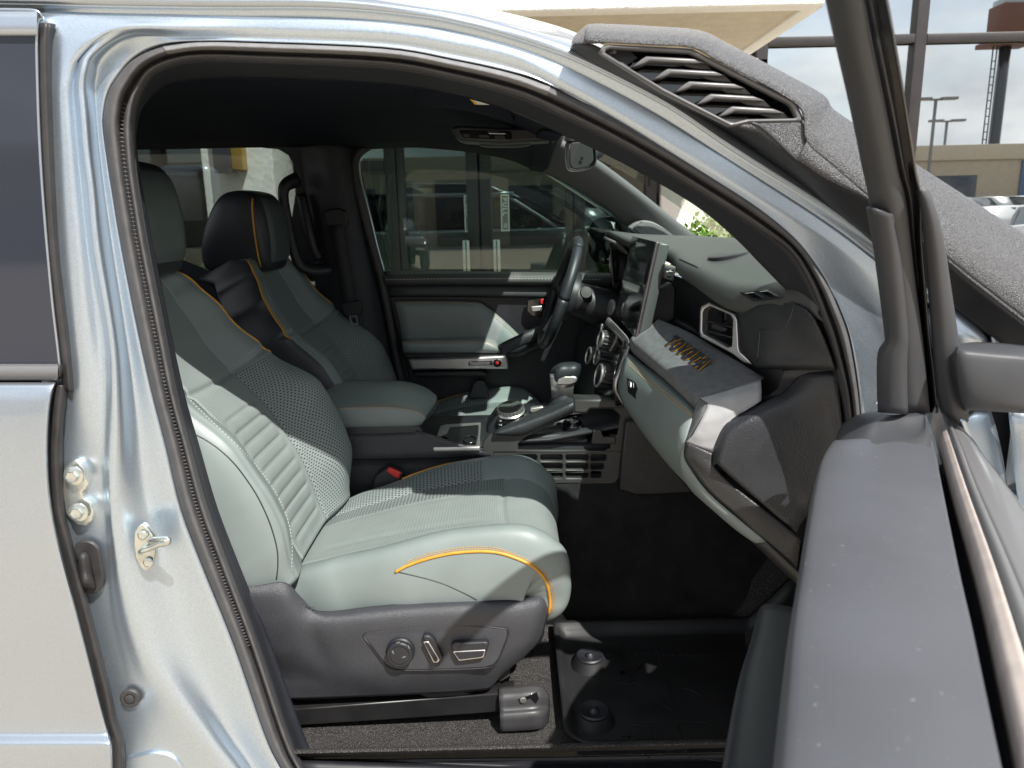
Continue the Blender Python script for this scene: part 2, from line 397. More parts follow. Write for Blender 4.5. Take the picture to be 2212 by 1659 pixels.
def seam(name, trees, px, r, m, parent, k=5, lift=0., seg=6):
    px2 = spline([Vector((a[0], a[1], 0)) for a in px], k)
    pts = [q for q in (on(trees, v.x, v.y, lift) for v in px2) if q is not None]
    if len(pts) < 2: return None
    return tube(name, pts, r, m, parent, k=1, seg=seg)
def stitches(name, trees, px, m, parent, pitch=.008, ln=.0045, r=.0008, lift=.0006):
    """a row of stitches, one strip of real thread pieces"""
    px2 = spline([Vector((a[0], a[1], 0)) for a in px], 12)
    pts = [q for q in (on(trees, v.x, v.y, lift) for v in px2) if q is not None]
    if len(pts) < 2: return None
    L = sum((b - a).length for a, b in zip(pts, pts[1:])); n = max(3, int(L / pitch) * 2); rs = resample(pts, n + 1); V, Fc = [], []
    for i in range(0, n, 2):
        a, b = rs[i], rs[i + 1]; b = a + (b - a).normalized() * ln; t = (b - a).normalized(); d = (CAM - a).normalized(); s = t.cross(d).normalized() * r; u = d * r
        k = len(V); V += [a + s, a + u, a - s, b + s, b + u, b - s]
        Fc += [(k, k + 1, k + 4, k + 3), (k + 1, k + 2, k + 5, k + 4), (k, k + 3, k + 5, k + 2)]
    o = mesh(name, V, Fc, m, parent); o['kind'] = 'stuff'; return o

# ================================================================== ground
def sheet(name, x0, x1, y0, y1, z, m):
    o = mesh(name, [(x0, y0, z), (x1, y0, z), (x1, y1, z), (x0, y1, z)], [(0, 1, 2, 3)], m); o['kind'] = 'structure'; return o
sheet('ground', -900, 900, -900, 900, 0.0, M_ASPH)
sheet('driveway', -40, 40, -28, 3.5, 0.004, M_CONC)
o = box('pavement', (0, 5.0, .075), (60, 3.0, .15), M_CONC, bev=.01); o['kind'] = 'structure'

# ================================================================== the truck: body
T = thing('pickup_truck', 'silver pickup truck with its front passenger door wide open, green-grey leather inside', 'truck', (-.6, .88, 0))

# --- roof, gutter and outer A-pillar
G0 = [(-1000, -110, 0.3), (300, -95, 0.3), (700, -66, 0.28), (914, -2, 0.22), (1003, 13, 0.19), (1078, 26, 0.16), (1160, 46, 0.13), (1242, 72, 0.11), (1351, 125, 0.09), (1458, 186, 0.08), (1587, 270, 0.07), (1769, 390, 0.06), (1885, 470, 0.05), (2080, 610, 0.04)]
Ga = [(-1000, -34, 0.04), (300, -16, 0.04), (700, -10, 0.04), (914, 16, 0.04), (1003, 30, 0.04), (1078, 50, 0.035), (1160, 76, 0.03), (1242, 104, 0.03), (1351, 155, 0.03), (1458, 213, 0.03), (1587, 300, 0.03), (1769, 418, 0.03), (1885, 495, 0.03), (2080, 640, 0.03)]
G1 = [(-1000, -13, 0.02), (300, 12, 0.02), (700, 15, 0.02), (907, 33, 0.02), (1000, 50, 0.02), (1070, 68, 0.02), (1155, 94, 0.02), (1242, 126, 0.02), (1351, 178, 0.02), (1458, 236, 0.02), (1587, 323, 0.02), (1769, 437, 0.02), (1885, 517, 0.02), (2080, 660, 0.02)]
G1b = [(x, y + 7, .0265) for x, y, _ in G1]
G2 = [(-1000, 9, 0.031), (300, 34, 0.031), (700, 39, 0.031), (905, 56, 0.031), (995, 72, 0.031), (1060, 88, 0.031), (1140, 112, 0.031), (1225, 147, 0.031), (1330, 200, 0.031), (1440, 262, 0.031), (1570, 345, 0.031), (1755, 462, 0.031), (1870, 545, 0.031), (2060, 700, 0.031)]
loft('roof_side', [PL(c) for c in (G0, Ga, G1)], M_PAINT, T, k=5, cross=4)
loft('roof_gutter', [PL(c) for c in (G1, G1b, G2)], M_PAINTJ, T, k=5, cross=2, crosssmooth=False)
# roof skin over the cab (near edge to far edge)
roof_n = PL(G0[:9]); rows = []
for j in range(7):
    f = j / 6
    rows.append([Vector((p.x, p.y + (1.60 - p.y) * f, p.z + .03 * math.sin(math.pi * f))) for p in roof_n])
rows = [spline(r, 3) for r in rows]
gridmesh('roof', rows, M_PAINT, T, thick=.003)

# --- door aperture: B-pillar, header and inner A-pillar as one pressed panel
A0 = [(150, 1760, 0.02), (142, 1659, 0.02), (135, 1500, 0.02), (115, 1350, 0.02), (108, 1200, 0.02), (100, 1080, 0.02), (95, 950, 0.02), (92, 848, 0.02), (90, 711, 0.02), (88, 540, 0.02), (86, 415, 0.02), (84, 320, 0.02), (83, 240, 0.02), (84, 180, 0.02), (86, 120, 0.02), (88, 45, 0.02), (100, 28, 0.026), (200, 30, 0.029), (380, 32, 0.03), (553, 36, 0.031), (828, 46, 0.031), (978, 68, 0.031), (1106, 97, 0.031), (1190, 129, 0.031), (1351, 209, 0.0305), (1540, 325, 0.03), (1650, 394, 0.03), (1755, 462, 0.03), (1810, 500, 0.03), (1870, 545, 0.03), (1930, 595, 0.03), (2000, 660, 0.03), (2040, 720, 0.03)]
A1 = [(330, 1760, 0.02), (300, 1659, 0.02), (268, 1560, 0.022), (246, 1429, 0.022), (225, 1300, 0.02), (216, 1130, 0.018), (205, 990, 0.016), (192, 882, 0.012), (178, 745, 0.01), (164, 540, 0.01), (152, 415, 0.01), (147, 325, 0.01), (140, 230, 0.01), (140, 190, 0.01), (146, 150, 0.012), (160, 117, 0.014), (190, 82, 0.016), (250, 49, 0.022), (400, 48, 0.0248), (553, 50, 0.0292), (828, 60, 0.0292), (978, 82, 0.0292), (1106, 111, 0.0292), (1190, 147, 0.0292), (1351, 228, 0.0294), (1540, 345, 0.0296), (1645, 414, 0.0296), (1740, 476, 0.0296), (1805, 522, 0.0296), (1858, 562, 0.0296), (1915, 618, 0.0296), (1970, 690, 0.0296), (2000, 760, 0.0296)]
A2 = [(430, 1760, 0.018), (390, 1659, 0.018), (330, 1560, 0.018), (282, 1429, 0.018), (250, 1300, 0.016), (236, 1130, 0.014), (226, 984, 0.014), (227, 820, 0.02), (219, 711, 0.024), (191, 540, 0.024), (178, 415, 0.024), (168, 325, 0.024), (162, 250, 0.024), (158, 195, 0.024), (164, 150, 0.024), (175, 120, 0.022), (225, 75, 0.02), (287, 59, 0.0187), (400, 60, 0.0218), (553, 61, 0.0287), (828, 71, 0.0287), (978, 94, 0.0287), (1106, 122, 0.0287), (1190, 162, 0.0287), (1351, 252, 0.0292), (1535, 365, 0.0298), (1640, 430, 0.0298), (1725, 482, 0.0298), (1785, 520, 0.0298), (1845, 567, 0.0298), (1897, 622, 0.0298), (1940, 690, 0.0298), (1965, 760, 0.0298)]
A3 = [(560, 1760, 0.01), (499, 1659, 0.01), (430, 1565, 0.01), (335, 1429, 0.01), (290, 1307, 0.01), (258, 1167, 0.01), (251, 1030, 0.01), (253, 882, 0.01), (246, 745, 0.012), (212, 540, 0.014), (200, 415, 0.014), (189, 325, 0.014), (183, 250, 0.014), (178, 190, 0.014), (183, 150, 0.014), (195, 122, 0.018), (235, 90, 0.026), (290, 69, 0.0287), (400, 70, 0.0294), (553, 71, 0.031), (828, 82, 0.031), (978, 105, 0.031), (1106, 134, 0.031), (1190, 172, 0.031), (1351, 262, 0.0316), (1528, 374, 0.0322), (1630, 438, 0.0322), (1715, 492, 0.0322), (1765, 528, 0.0322), (1820, 580, 0.0322), (1872, 640, 0.0322), (1912, 710, 0.0322), (1935, 780, 0.0322)]
A4 = [(600, 1760, 0.05), (545, 1659, 0.05), (500, 1586, 0.05), (432, 1429, 0.05), (388, 1300, 0.05), (345, 1167, 0.05), (310, 1030, 0.05), (290, 882, 0.05), (272, 745, 0.05), (240, 540, 0.05), (222, 415, 0.05), (211, 325, 0.05), (204, 250, 0.05), (201, 190, 0.05), (205, 160, 0.05), (215, 128, 0.05), (255, 92, 0.05), (300, 78, 0.0413), (400, 80, 0.0372), (553, 81, 0.0345), (828, 92, 0.0345), (978, 116, 0.0345), (1106, 145, 0.0345), (1190, 181, 0.0345), (1351, 270, 0.035), (1522, 380, 0.0355), (1620, 444, 0.0355), (1705, 505, 0.0355), (1755, 555, 0.0355), (1800, 610, 0.0355), (1848, 668, 0.0355), (1890, 730, 0.0355), (1915, 800, 0.0355)]
W0 = [(668, 1760, 0.052), (607, 1659, 0.052), (572, 1586, 0.052), (506, 1394, 0.052), (436, 1220, 0.052), (390, 1097, 0.052), (359, 967, 0.052), (328, 848, 0.052), (297, 711, 0.052), (263, 540, 0.052), (242, 415, 0.052), (232, 350, 0.052), (222, 275, 0.052), (224, 237, 0.052), (231, 205, 0.052), (246, 175, 0.052), (287, 127, 0.052), (350, 97, 0.041), (430, 88, 0.0333), (553, 90, 0.0338), (828, 102, 0.0338), (978, 127, 0.0338), (1106, 155, 0.0338), (1190, 184, 0.0338), (1376, 279, 0.035), (1564, 392, 0.0362), (1659, 457, 0.0362), (1734, 527, 0.0362), (1784, 602, 0.0362), (1819, 677, 0.0362), (1839, 740, 0.0362), (1856, 850, 0.0362), (1864, 960, 0.0362)]
W1 = [(720, 1760, .10), (655, 1659, .10), (622, 1586, .10), (558, 1394, .10), (494, 1220, .10), (449, 1097, .10), (413, 967, .10), (381, 848, .10), (355, 711, .10), (321, 540, .10), (300, 415, .10), (292, 350, .10), (289, 283, .10), (292, 245, .10), (297, 222, .10), (305, 200, .10), (330, 160, .10), (375, 138, .10), (440, 128, .10), (553, 131, .10), (828, 143, .10), (970, 168, .10), (1095, 200, .10), (1176, 231, .10), (1360, 322, .10), (1545, 434, .10), (1636, 492, .10), (1706, 542, .10), (1748, 608, .10), (1778, 684, .10), (1799, 745, .10), (1826, 850, .10), (1838, 960, .10)]
assert len({len(x) for x in (A0, A1, A2, A3, A4, W0, W1)}) == 1
jamb = loft('door_aperture', [PL(c) for c in (A0, A1, A2, A3, A4, W0)], M_PAINTJ, T, k=5, cross=5, thick=.003)
def between(f, dy, a=W0, b=W1): return [Vector((p.x, p.y, p.z)) for p in (P(u[0] + (v[0] - u[0]) * f, u[1] + (v[1] - u[1]) * f, dy) for u, v in zip(a, b))]
strip = loft('weatherstrip', [between(0, .056), between(.10, .036), between(.30, .026), between(.46, .034), between(.56, .058), between(.62, .064), between(.70, .048), between(.84, .046), between(.97, .075), between(1, .105)], M_RUBF, T, k=5, cross=3, thick=0)
hs = lambda f, dy: between(f, dy)[17:24]
loft('header_foam_strip', [hs(.04, .046), hs(.10, .032), hs(.28, .0215), hs(.44, .030), hs(.50, .042)], mat('header_foam', (.17, .17, .175), .7, bump=('noise', 420, .9, .002), var=(60, .15)), T, k=5, cross=3, thick=0)
# ribbed inner edge of the weatherstrip down the B-pillar
pts = between(.60, .055); rs = resample(spline(pts[3:15], 6), 150); V, Fc = [], []
for a, b in zip(rs[::1], rs[1:]):
    t = (b - a).normalized(); q = Vector((0, -1, 0)); s = t.cross(q).normalized(); k = len(V); c = a + q * .0018
    for e in (a + s * .0045 - t * .0013, a - s * .0045 - t * .0013, a - s * .0045 + t * .0013, a + s * .0045 + t * .0013): V.append(e)
    V.append(c); Fc += [(k, k + 1, k + 4), (k + 1, k + 2, k + 4), (k + 2, k + 3, k + 4), (k + 3, k, k + 4)]
o = mesh('weatherstrip_ribs', V, Fc, M_RUBF, T); o['kind'] = 'stuff'

# --- rear door
EDGE = [(130, 813), (118, 832), (111, 850), (105, 885), (102, 930), (99, 967), (101, 1040), (107, 1107), (118, 1150), (147, 1254), (188, 1411), (212, 1505), (223, 1551), (236, 1590), (241, 1612), (242, 1680), (243, 1760)]
def edge_x(y):
    for (x0, y0), (x1, y1) in zip(EDGE, EDGE[1:]):
        if y0 <= y <= y1: return x0 + (x1 - x0) * (y - y0) / (y1 - y0)
    return EDGE[0][0] if y < EDGE[0][1] else EDGE[-1][0]
prof = [(826, -.012), (832, -.020), (850, -.026), (900, -.031), (1000, -.037), (1120, -.040), (1250, -.040), (1380, -.036), (1480, -.030), (1560, -.026), (1584, -.027), (1590, -.031), (1604, -.043), (1612, -.046), (1680, -.045), (1760, -.042)]
rows = []
for y, Y in prof:
    e = edge_x(y); rows.append([P(x, y, Y + d) for x, d in ((-900, .02), (-420, .006), (0, 0), (e - 30, 0), (e - 8, .0005), (e - 2, .002), (e, .005), (e + 2, .012), (e + 4, .03))])
rd = gridmesh('rear_door', rows, M_PAINT, T, thick=0)
rd.modifiers.new('s', 'SUBSURF').levels = 2; rd.modifiers['s'].render_levels = 2
gridmesh('window_frame', [[P(x, y, Y) for x in (-900, -150, 0, 60, 76, 80)] for y, Y in ((22, .006), (26, -.006), (40, -.010), (62, -.010), (74, -.008), (80, .004))], M_PAINT, rd, thick=0)
tube('window_frame_edge', PL([(-60, 20, 0), (40, 21, 0), (76, 23, 0), (88, 32, .002), (90, 40, .004), (82, 48, .002), (80, 80, 0), (80, 130, 0), (85, 290, 0), (95, 450, 0), (112, 640, 0), (126, 760, 0), (131, 812, 0)]), .0022, M_PAINT, rd, k=4)
pplate('window_glass', [(-900, 40), (79, 60), (80, 130), (85, 290), (95, 450), (112, 640), (130, 800), (-900, 782)], .0, M_GLP, rd, depth=.005, bevel=.0005)
gridmesh('belt_moulding', [[P(x, y, Y) for x in (-900, 0, 118, 122, 125)] for y, Y in ((786, .0), (789, -.012), (794, -.018), (806, -.020), (818, -.016), (822, -.006))], M_SLAT, rd, thick=0)
pplate('moulding_cap', [(118, 788), (127, 790), (130, 812), (122, 822), (119, 818)], -.006, M_RUB, rd, depth=.012, bevel=.002)
# rubber seals standing on the rear door's front edge
loft('rear_door_seal', [PL([(82, 50, .012), (81, 110, .010), (84, 240, .010), (92, 400, .010), (104, 560, .010), (120, 700, .010), (132, 800, .010), (140, 846, .012)]),
      PL([(98, 50, -.002), (96, 110, -.004), (99, 240, -.004), (107, 400, -.004), (118, 560, -.004), (135, 700, -.004), (147, 800, -.004), (152, 846, 0)]),
      PL([(108, 50, .006), (104, 110, .006), (108, 240, .006), (114, 400, .006), (124, 560, .006), (142, 700, .006), (152, 800, .006), (156, 846, .008)]),
      PL([(119, 52, .014), (112, 110, .016), (114, 240, .016), (121, 400, .016), (131, 560, .016), (150, 700, .016), (159, 800, .016), (162, 846, .018)])], M_RUB, T, k=5, cross=4)
loft('rear_door_edge_seal', [PL([(e[0] + 3, e[1], .004) for e in EDGE[1:]]), PL([(e[0] + w, e[1], -.010) for e, w in zip(EDGE[1:], (14, 20, 22, 22, 20, 20, 20, 20, 20, 20, 20, 16, 15, 14, 14, 14))]),
      PL([(e[0] + w, e[1], .004) for e, w in zip(EDGE[1:], (22, 30, 32, 31, 34, 32, 31, 30, 29, 28, 28, 26, 27, 26, 26, 26))]), PL([(e[0] + w, e[1], .022) for e, w in zip(EDGE[1:], (24, 33, 35, 33, 36, 34, 33, 32, 31, 30, 30, 28, 29, 28, 28, 28))])], M_RUB, T, k=4, cross=4)
# hinge plate and bolts of the rear door
tj = bvh(jamb)
def jp(x, y, lift=0.): return on(tj, x, y, lift)
NJ = Vector((.12, -1, .12)).normalized()
hp = [(137, 1010), (150, 1000), (164, 992), (172, 1002), (184, 1016), (184, 1030), (190, 1046), (183, 1058), (176, 1064), (182, 1078), (195, 1086), (201, 1104), (198, 1124), (186, 1138), (168, 1136), (150, 1122), (140, 1108), (134, 1060)]
hpl = [P(x, y, .006) for x, y in hp]
plate('hinge_plate', hpl, M_ZINC, T, depth=.014, bevel=.003, ax=Vector((1, 0, 0)), ay=Vector((0, 0, 1)), res=3, smooth=True)
def bolt(x, y, Y, r, parent, m=M_ZINC, axis=(.05, -1, .05)):
    c = P(x, y, Y)
    b = lathe('bolt', [(r * 1.55, 0), (r * 1.55, .0025), (r * 1.1, .004), (r, .004)], c, axis, m, parent, seg=20)
    lathe('bolt_head', [(r, .003), (r, .0085), (r * .86, .0105), (r * .5, .0098)], c, axis, m, b, seg=6, smooth=False)
    return b
bolt(160, 1027, -.003, .0105, T); bolt(170, 1106, -.003, .0105, T)
# door striker
sp_ = [(288, 1176), (290, 1150), (298, 1138), (308, 1132), (318, 1140), (334, 1162), (336, 1182), (334, 1205), (326, 1226), (316, 1235), (304, 1228), (292, 1205)]
st = plate('door_striker', [P(x, y, .004) for x, y in sp_], M_ZINC, T, depth=.012, bevel=.002, ax=Vector((1, 0, 0)), ay=Vector((0, 0, 1)), res=2)
a = P(300, 1192, .006)
tube('striker_loop', [P(303, 1193, .006), P(306, 1190, -.012), P(325, 1184, -.020), P(345, 1176, -.030), P(360, 1173, -.036), P(363, 1166, -.036), P(352, 1165, -.030), P(335, 1166, -.018), P(325, 1168, -.008), P(323, 1170, .006)], .0052, M_ZINC, st, k=5, seg=10)
for x, y in ((309, 1155), (321, 1214)):
    lathe('screw', [(.0085, 0), (.0085, .003), (.006, .0045), (.003, .0042)], P(x, y, .002), (0, -1, 0), M_ZINC, st, seg=18)
# rubber grommet, plug and check boot
g = pplate('cable_boot', [(160, 1180), (165, 1172), (180, 1168), (198, 1172), (212, 1185), (218, 1215), (223, 1248), (220, 1268), (208, 1283), (192, 1284), (180, 1276), (172, 1240)], .004, M_RUB, T, depth=.008, bevel=.002, r=.006)
loft('boot_bellows', [PL([(166, 1210, .004), (172, 1196, -.008), (184, 1194, -.010), (192, 1204, .004)]), PL([(170, 1214, -.004), (176, 1202, -.030), (188, 1206, -.024), (196, 1220, .002)]), PL([(172, 1236, .0), (178, 1232, -.020), (188, 1236, -.020), (200, 1240, .002)]), PL([(178, 1262, -.004), (182, 1256, -.026), (194, 1256, -.022), (205, 1262, .002)]), PL([(184, 1270, .004), (188, 1268, -.006), (198, 1270, -.006), (206, 1272, .004)])], M_RUB, g, k=3, cross=3)
lathe('rubber_plug', [(.0185, 0), (.0185, .004), (.016, .006), (.0105, .006), (.0105, .004), (.0085, .004), (.0085, .0075), (.007, .0085)], P(283, 1506, .012), (.05, -1, .05), M_RUB, T, seg=28)
pplate('sill_bracket', [(268, 1640), (330, 1624), (368, 1630), (392, 1650), (400, 1700), (268, 1700)], .012, M_PAINTJ, T, depth=.02, bevel=.004, r=.012)
0 and pplate('jamb_emboss', [(404, 1222), (420, 1212), (440, 1212), (450, 1260), (420, 1258), (404, 1246)], .040, M_PAINTJ, T, depth=.01, bevel=.003, r=.008)

# ================================================================== cabin shell
# near A-pillar and header trim, from the weatherstrip inwards
TI = [(760, 1760, .17), (690, 1659, .17), (655, 1586, .17), (585, 1394, .17), (515, 1220, .17), (468, 1097, .17), (430, 967, .17), (396, 848, .17), (366, 711, .17), (331, 540, .17), (307, 415, .17), (297, 350, .17), (292, 300, .17), (296, 262, .17), (302, 240, .17), (314, 220, .18), (345, 190, .20), (400, 172, .22), (470, 166, .22), (560, 165, .22), (830, 177, .22), (978, 200, .22), (1102, 236, .22), (1195, 279, .22), (1345, 350, .22), (1500, 440, .22), (1587, 511, .21), (1641, 566, .20), (1680, 606, .19), (1712, 640, .18), (1745, 700, .17), (1790, 850, .16), (1810, 960, .16)]
loft('pillar_trim', [PL(W1), [P((a[0] + b[0]) / 2 - 3, (a[1] + b[1]) / 2 - 2, .15) for a, b in zip(W1, TI)], PL(TI)], M_TRIM, T, k=4, cross=3, thick=.004)
airbag = pplate('airbag_tab', [(1104, 208), (1150, 218), (1210, 262), (1208, 284), (1104, 240)], .205, M_TRIM, T, depth=.004, bevel=.001, r=.006)
# headliner: from the near header trim across to the far cant rail
HN = [(250, 210, .22), (345, 190, .20), (400, 172, .22), (470, 166, .22), (560, 165, .22), (830, 177, .22), (978, 200, .22), (1102, 236, .22), (1195, 279, .22)]
HF = [(60, 322, 1.50), (250, 322, 1.50), (400, 320, 1.50), (610, 316, 1.50), (760, 322, 1.50), (900, 317, 1.50), (1020, 328, 1.50), (1100, 344, 1.50), (1150, 364, 1.50)]
n_, f_ = spline(PL(HN), 4), spline(PL(HF), 4); rows = []
for j in range(13):
    f = j / 12; rows.append([a + (b - a) * f + Vector((0, 0, .045 * math.sin(math.pi * f))) for a, b in zip(n_, f_)])
hl = gridmesh('headliner', rows, M_HEAD, T, thick=.006)
# front header over the windshield
hf0 = [r[-1] for r in rows]
gridmesh('windshield_header', [[p + Vector((dx, 0, dz)) for p in hf0] for dx, dz in ((-.01, -.004), (.03, -.012), (.05, -.006), (.06, .02))], M_HEAD, T, thick=.004)
# overhead console
tz = bvh(hl)
oc = pplate('overhead_console', [(972, 276), (990, 271), (1100, 276), (1200, 276), (1213, 286), (1203, 302), (1080, 309), (1000, 304), (985, 298)], .80, M_PLA, T, depth=.10, bevel=.006, r=.012)
pplate('console_panel', [(990, 281), (1104, 283), (1107, 304), (1003, 301)], .796, M_GLOSS, oc, depth=.008, bevel=.002, r=.006)
pplate('reading_lamp', [(1052, 282), (1092, 284), (1093, 290), (1056, 289)], .792, M_CHROME, oc, depth=.006, bevel=.001, r=.003)
for x0, x1, y0, y1 in ((1000, 1014, 288, 296), (1033, 1056, 290, 297), (1068, 1091, 292, 302)):
    pplate('button', [(x0, y0), (x1, y0), (x1 + 2, y1), (x0 + 2, y1)], .7925, M_PLA, oc, depth=.006, bevel=.0015, r=.003)
pplate('microphone_pod', [(1030, 304), (1150, 303), (1146, 312), (1120, 316), (1050, 316), (1034, 312)], .86, M_PLA, oc, depth=.05, bevel=.004, r=.008)
# sun visor with its warning label
vis = loft('sun_visor', [PL([(905, 178, .26), (1000, 197, .26), (1100, 232, .26)]), PL([(900, 214, .42), (1000, 226, .42), (1108, 252, .42)]), PL([(925, 226, .62), (1010, 234, .62), (1112, 262, .62)])], M_HEAD, T, k=4, cross=4, thick=.012)
tvz = bvh(vis)
lab = [P(1007, 206, .232), P(1026, 226, .30), P(1080, 227, .245), P(1052, 215, .228)]
wl = mesh('warning_label', lab, [(0, 1, 2, 3)], M_WHITE, vis)
q = [lab[0], lab[1], lab[1] + (lab[2] - lab[1]) * .14, lab[0] + (lab[3] - lab[0]) * .14]
dd = (CAM - lab[0]).normalized() * .001
mesh('label_heading', [v + dd for v in q], [(0, 1, 2, 3)], M_YEL, vis)
# lit slots on the headliner
for a in (((985, 238), (1063, 250), (1066, 254), (1000, 246)),): pass

# --- far cab side
FY = 1.52
# rear cab floor/back panel keep the cab closed behind the seats
box('cab_back_wall', (-1.62, .85, 1.05), (.05, 1.40, 1.0), M_TRIM, T, bev=.01)
box('rear_bench_backrest', (-1.42, .85, 1.12), (.16, 1.34, .62), M_LEAD, T, bev=.05, rot=Matrix.Rotation(math.radians(-12), 3, 'Y'), seg=4)
box('rear_bench_cushion', (-1.15, .85, .80), (.50, 1.34, .16), M_LEAD, T, bev=.05, seg=4)
# far side trim with the two window openings (dark inner panel)
RW = [(-300, 330), (250, 323), (560, 318), (600, 322), (622, 335), (640, 365), (648, 385), (640, 400), (630, 470), (640, 590), (720, 596), (718, 620), (560, 610), (447, 584), (340, 540), (-300, 400)]
DW = [(776, 340), (784, 325), (800, 318), (900, 318), (1020, 328), (1100, 344), (1180, 372), (1260, 414), (1330, 460), (1378, 505), (1378, 590), (836, 588), (822, 560), (790, 420)]
pplate('side_trim', [(-500, 260), (200, 280), (760, 290), (1120, 300), (1250, 360), (1420, 480), (1440, 620), (1440, 1400), (-500, 1400)], 1.535, M_TRIM, T, holes=[RW, DW], depth=.02, bevel=.004)
# far B-pillar cover, thicker than the panel
loft('pillar_cover', [PL([(646, 300, 1.50), (660, 400, 1.50), (672, 560, 1.50), (700, 700, 1.50), (730, 840, 1.50)]), PL([(690, 300, 1.44), (706, 400, 1.44), (716, 560, 1.45), (745, 700, 1.46), (770, 840, 1.46)]), PL([(735, 300, 1.44), (752, 400, 1.44), (778, 560, 1.45), (800, 700, 1.46), (818, 840, 1.46)]), PL([(764, 300, 1.50), (772, 400, 1.50), (806, 560, 1.51), (836, 700, 1.51), (858, 840, 1.51)])], M_TRIM, T, k=4, cross=4, thick=.004)
tube('door_seal', PL([(800, 312, 1.50), (776, 330, 1.49), (766, 352, 1.485), (770, 400, 1.48), (790, 480, 1.48), (812, 560, 1.49), (832, 640, 1.50), (858, 780, 1.50), (880, 880, 1.50)]), .016, M_RUB, T, seg=10)
tube('frame_edge', PL([(782, 330, 1.515), (776, 350, 1.51), (780, 390, 1.51), (800, 470, 1.51), (818, 545, 1.512), (832, 592, 1.515)]), .004, M_PAINT, T)
# seat belt on the far pillar
b = pplate('belt_guide', [(700, 455), (728, 448), (748, 455), (752, 480), (742, 498), (712, 496), (700, 480)], 1.425, M_PLA, T, depth=.03, bevel=.006, r=.012)
def ribbon(name, px, wd, Y, m, parent, th=.0015):
    c = spline(PL([(q[0], q[1], q[2] if len(q) > 2 else Y) for q in px]), 5); rows = []
    for i, p in enumerate(c):
        t = (c[min(len(c) - 1, i + 1)] - c[max(0, i - 1)]).normalized(); s = t.cross(Vector((0, -1, 0))).normalized() * wd / 2; rows.append([p - s, p, p + s])
    return gridmesh(name, rows, m, parent, thick=th)
ribbon('belt_webbing', [(726, 486, 1.42), (738, 560, 1.43), (752, 640, 1.44), (764, 720, 1.475), (784, 800, 1.53), (800, 850, 1.55)], .046, 1.42, M_BELT, T)
bt = pplate('belt_tongue', [(737, 656), (778, 648), (783, 672), (776, 680), (744, 682)], 1.430, M_PLA, T, depth=.014, bevel=.003, r=.005)
pplate('tongue_blade', [(753, 681), (771, 680), (775, 704), (757, 706)], 1.436, M_CHROME, bt, holes=[[(758, 686), (768, 685), (770, 697), (761, 698)]], depth=.004, bevel=.001, r=.003, hr=.002)
# far grab handle on the pillar
tube('grab_handle', PL([(640, 388, 1.45), (618, 400, 1.41), (612, 425, 1.40), (624, 490, 1.40), (636, 545, 1.40), (652, 575, 1.41), (690, 585, 1.43), (715, 580, 1.46)]), [.026, .022, .018, .018, .020, .024, .022], M_PLA, T, seg=12, flat=.8)
tube('grab_handle_inner', PL([(650, 420, 1.47), (662, 470, 1.46), (676, 530, 1.46), (690, 560, 1.46)]), .018, M_PLA, T, seg=10)
# far window panes
def pane(name, px, Y, m, parent, d=.004): return pplate(name, px, Y, m, parent, depth=d, bevel=.0004)
FD = pplate('driver_door', [(822, 586), (1382, 592), (1400, 700), (1400, 1300), (930, 1300), (880, 800)], 1.53, M_PLA, T, depth=.05, bevel=.005)
pane('door_window', [(760, 310), (1130, 310), (1390, 500), (1390, 600), (820, 600)], 1.60, M_GLW, FD)
pane('rear_window', [(-300, 300), (690, 300), (760, 640), (-300, 640)], 1.60, M_GLR, T)
loft('belt_pad', [PL([(826, 589, 1.53), (1000, 588, 1.53), (1200, 589, 1.53), (1385, 592, 1.53)]), PL([(828, 594, 1.49), (1000, 593, 1.49), (1200, 594, 1.49), (1385, 597, 1.49)]), PL([(830, 606, 1.478), (1000, 604, 1.478), (1200, 605, 1.478), (1385, 608, 1.478)]), PL([(832, 614, 1.485), (1000, 612, 1.485), (1200, 613, 1.485), (1385, 616, 1.485)]), PL([(834, 617, 1.51), (1000, 615, 1.51), (1200, 616, 1.51), (1385, 619, 1.51)])], M_DASH, FD, k=4, cross=4)
tpad = bvh(bpy.data.objects['belt_pad'])
stitches('belt_stitching', tpad, [(834, 604), (1000, 602), (1200, 603), (1300, 604)], M_THRW, FD, pitch=.012, ln=.007, r=.0012)
loft('upper_panel', [PL([(834, 617, 1.515), (1000, 615, 1.515), (1250, 617, 1.515)]), PL([(838, 636, 1.505), (1000, 636, 1.505), (1250, 640, 1.505)]), PL([(840, 641, 1.53), (1000, 641, 1.53), (1250, 645, 1.53)])], M_DOORT, FD, k=3, cross=3)
ins = [(852, 650), (935, 650), (1022, 652), (1046, 660), (1085, 694), (1127, 730), (1112, 762), (872, 744)]
loft('door_insert', [PL([(852, 651, 1.505), (940, 651, 1.505), (1024, 653, 1.505), (1050, 662, 1.505), (1090, 694, 1.505), (1128, 731, 1.505)]), PL([(856, 664, 1.488), (940, 664, 1.488), (1010, 665, 1.488), (1036, 674, 1.488), (1072, 704, 1.488), (1112, 738, 1.488)]), PL([(864, 700, 1.485), (940, 700, 1.485), (1000, 700, 1.485), (1024, 706, 1.485), (1054, 722, 1.485), (1096, 745, 1.485)]), PL([(872, 745, 1.49), (940, 745, 1.49), (1000, 745, 1.49), (1024, 748, 1.49), (1054, 752, 1.49), (1092, 756, 1.49)])], M_LEA, FD, k=4, cross=4, thick=.004)
ti = bvh(bpy.data.objects['door_insert'])
stitches('insert_stitching', ti, [(855, 654), (940, 654), (1020, 656), (1046, 666), (1088, 701), (1116, 727)], M_THRG, FD, pitch=.008, ln=.005, r=.0016, lift=.001)
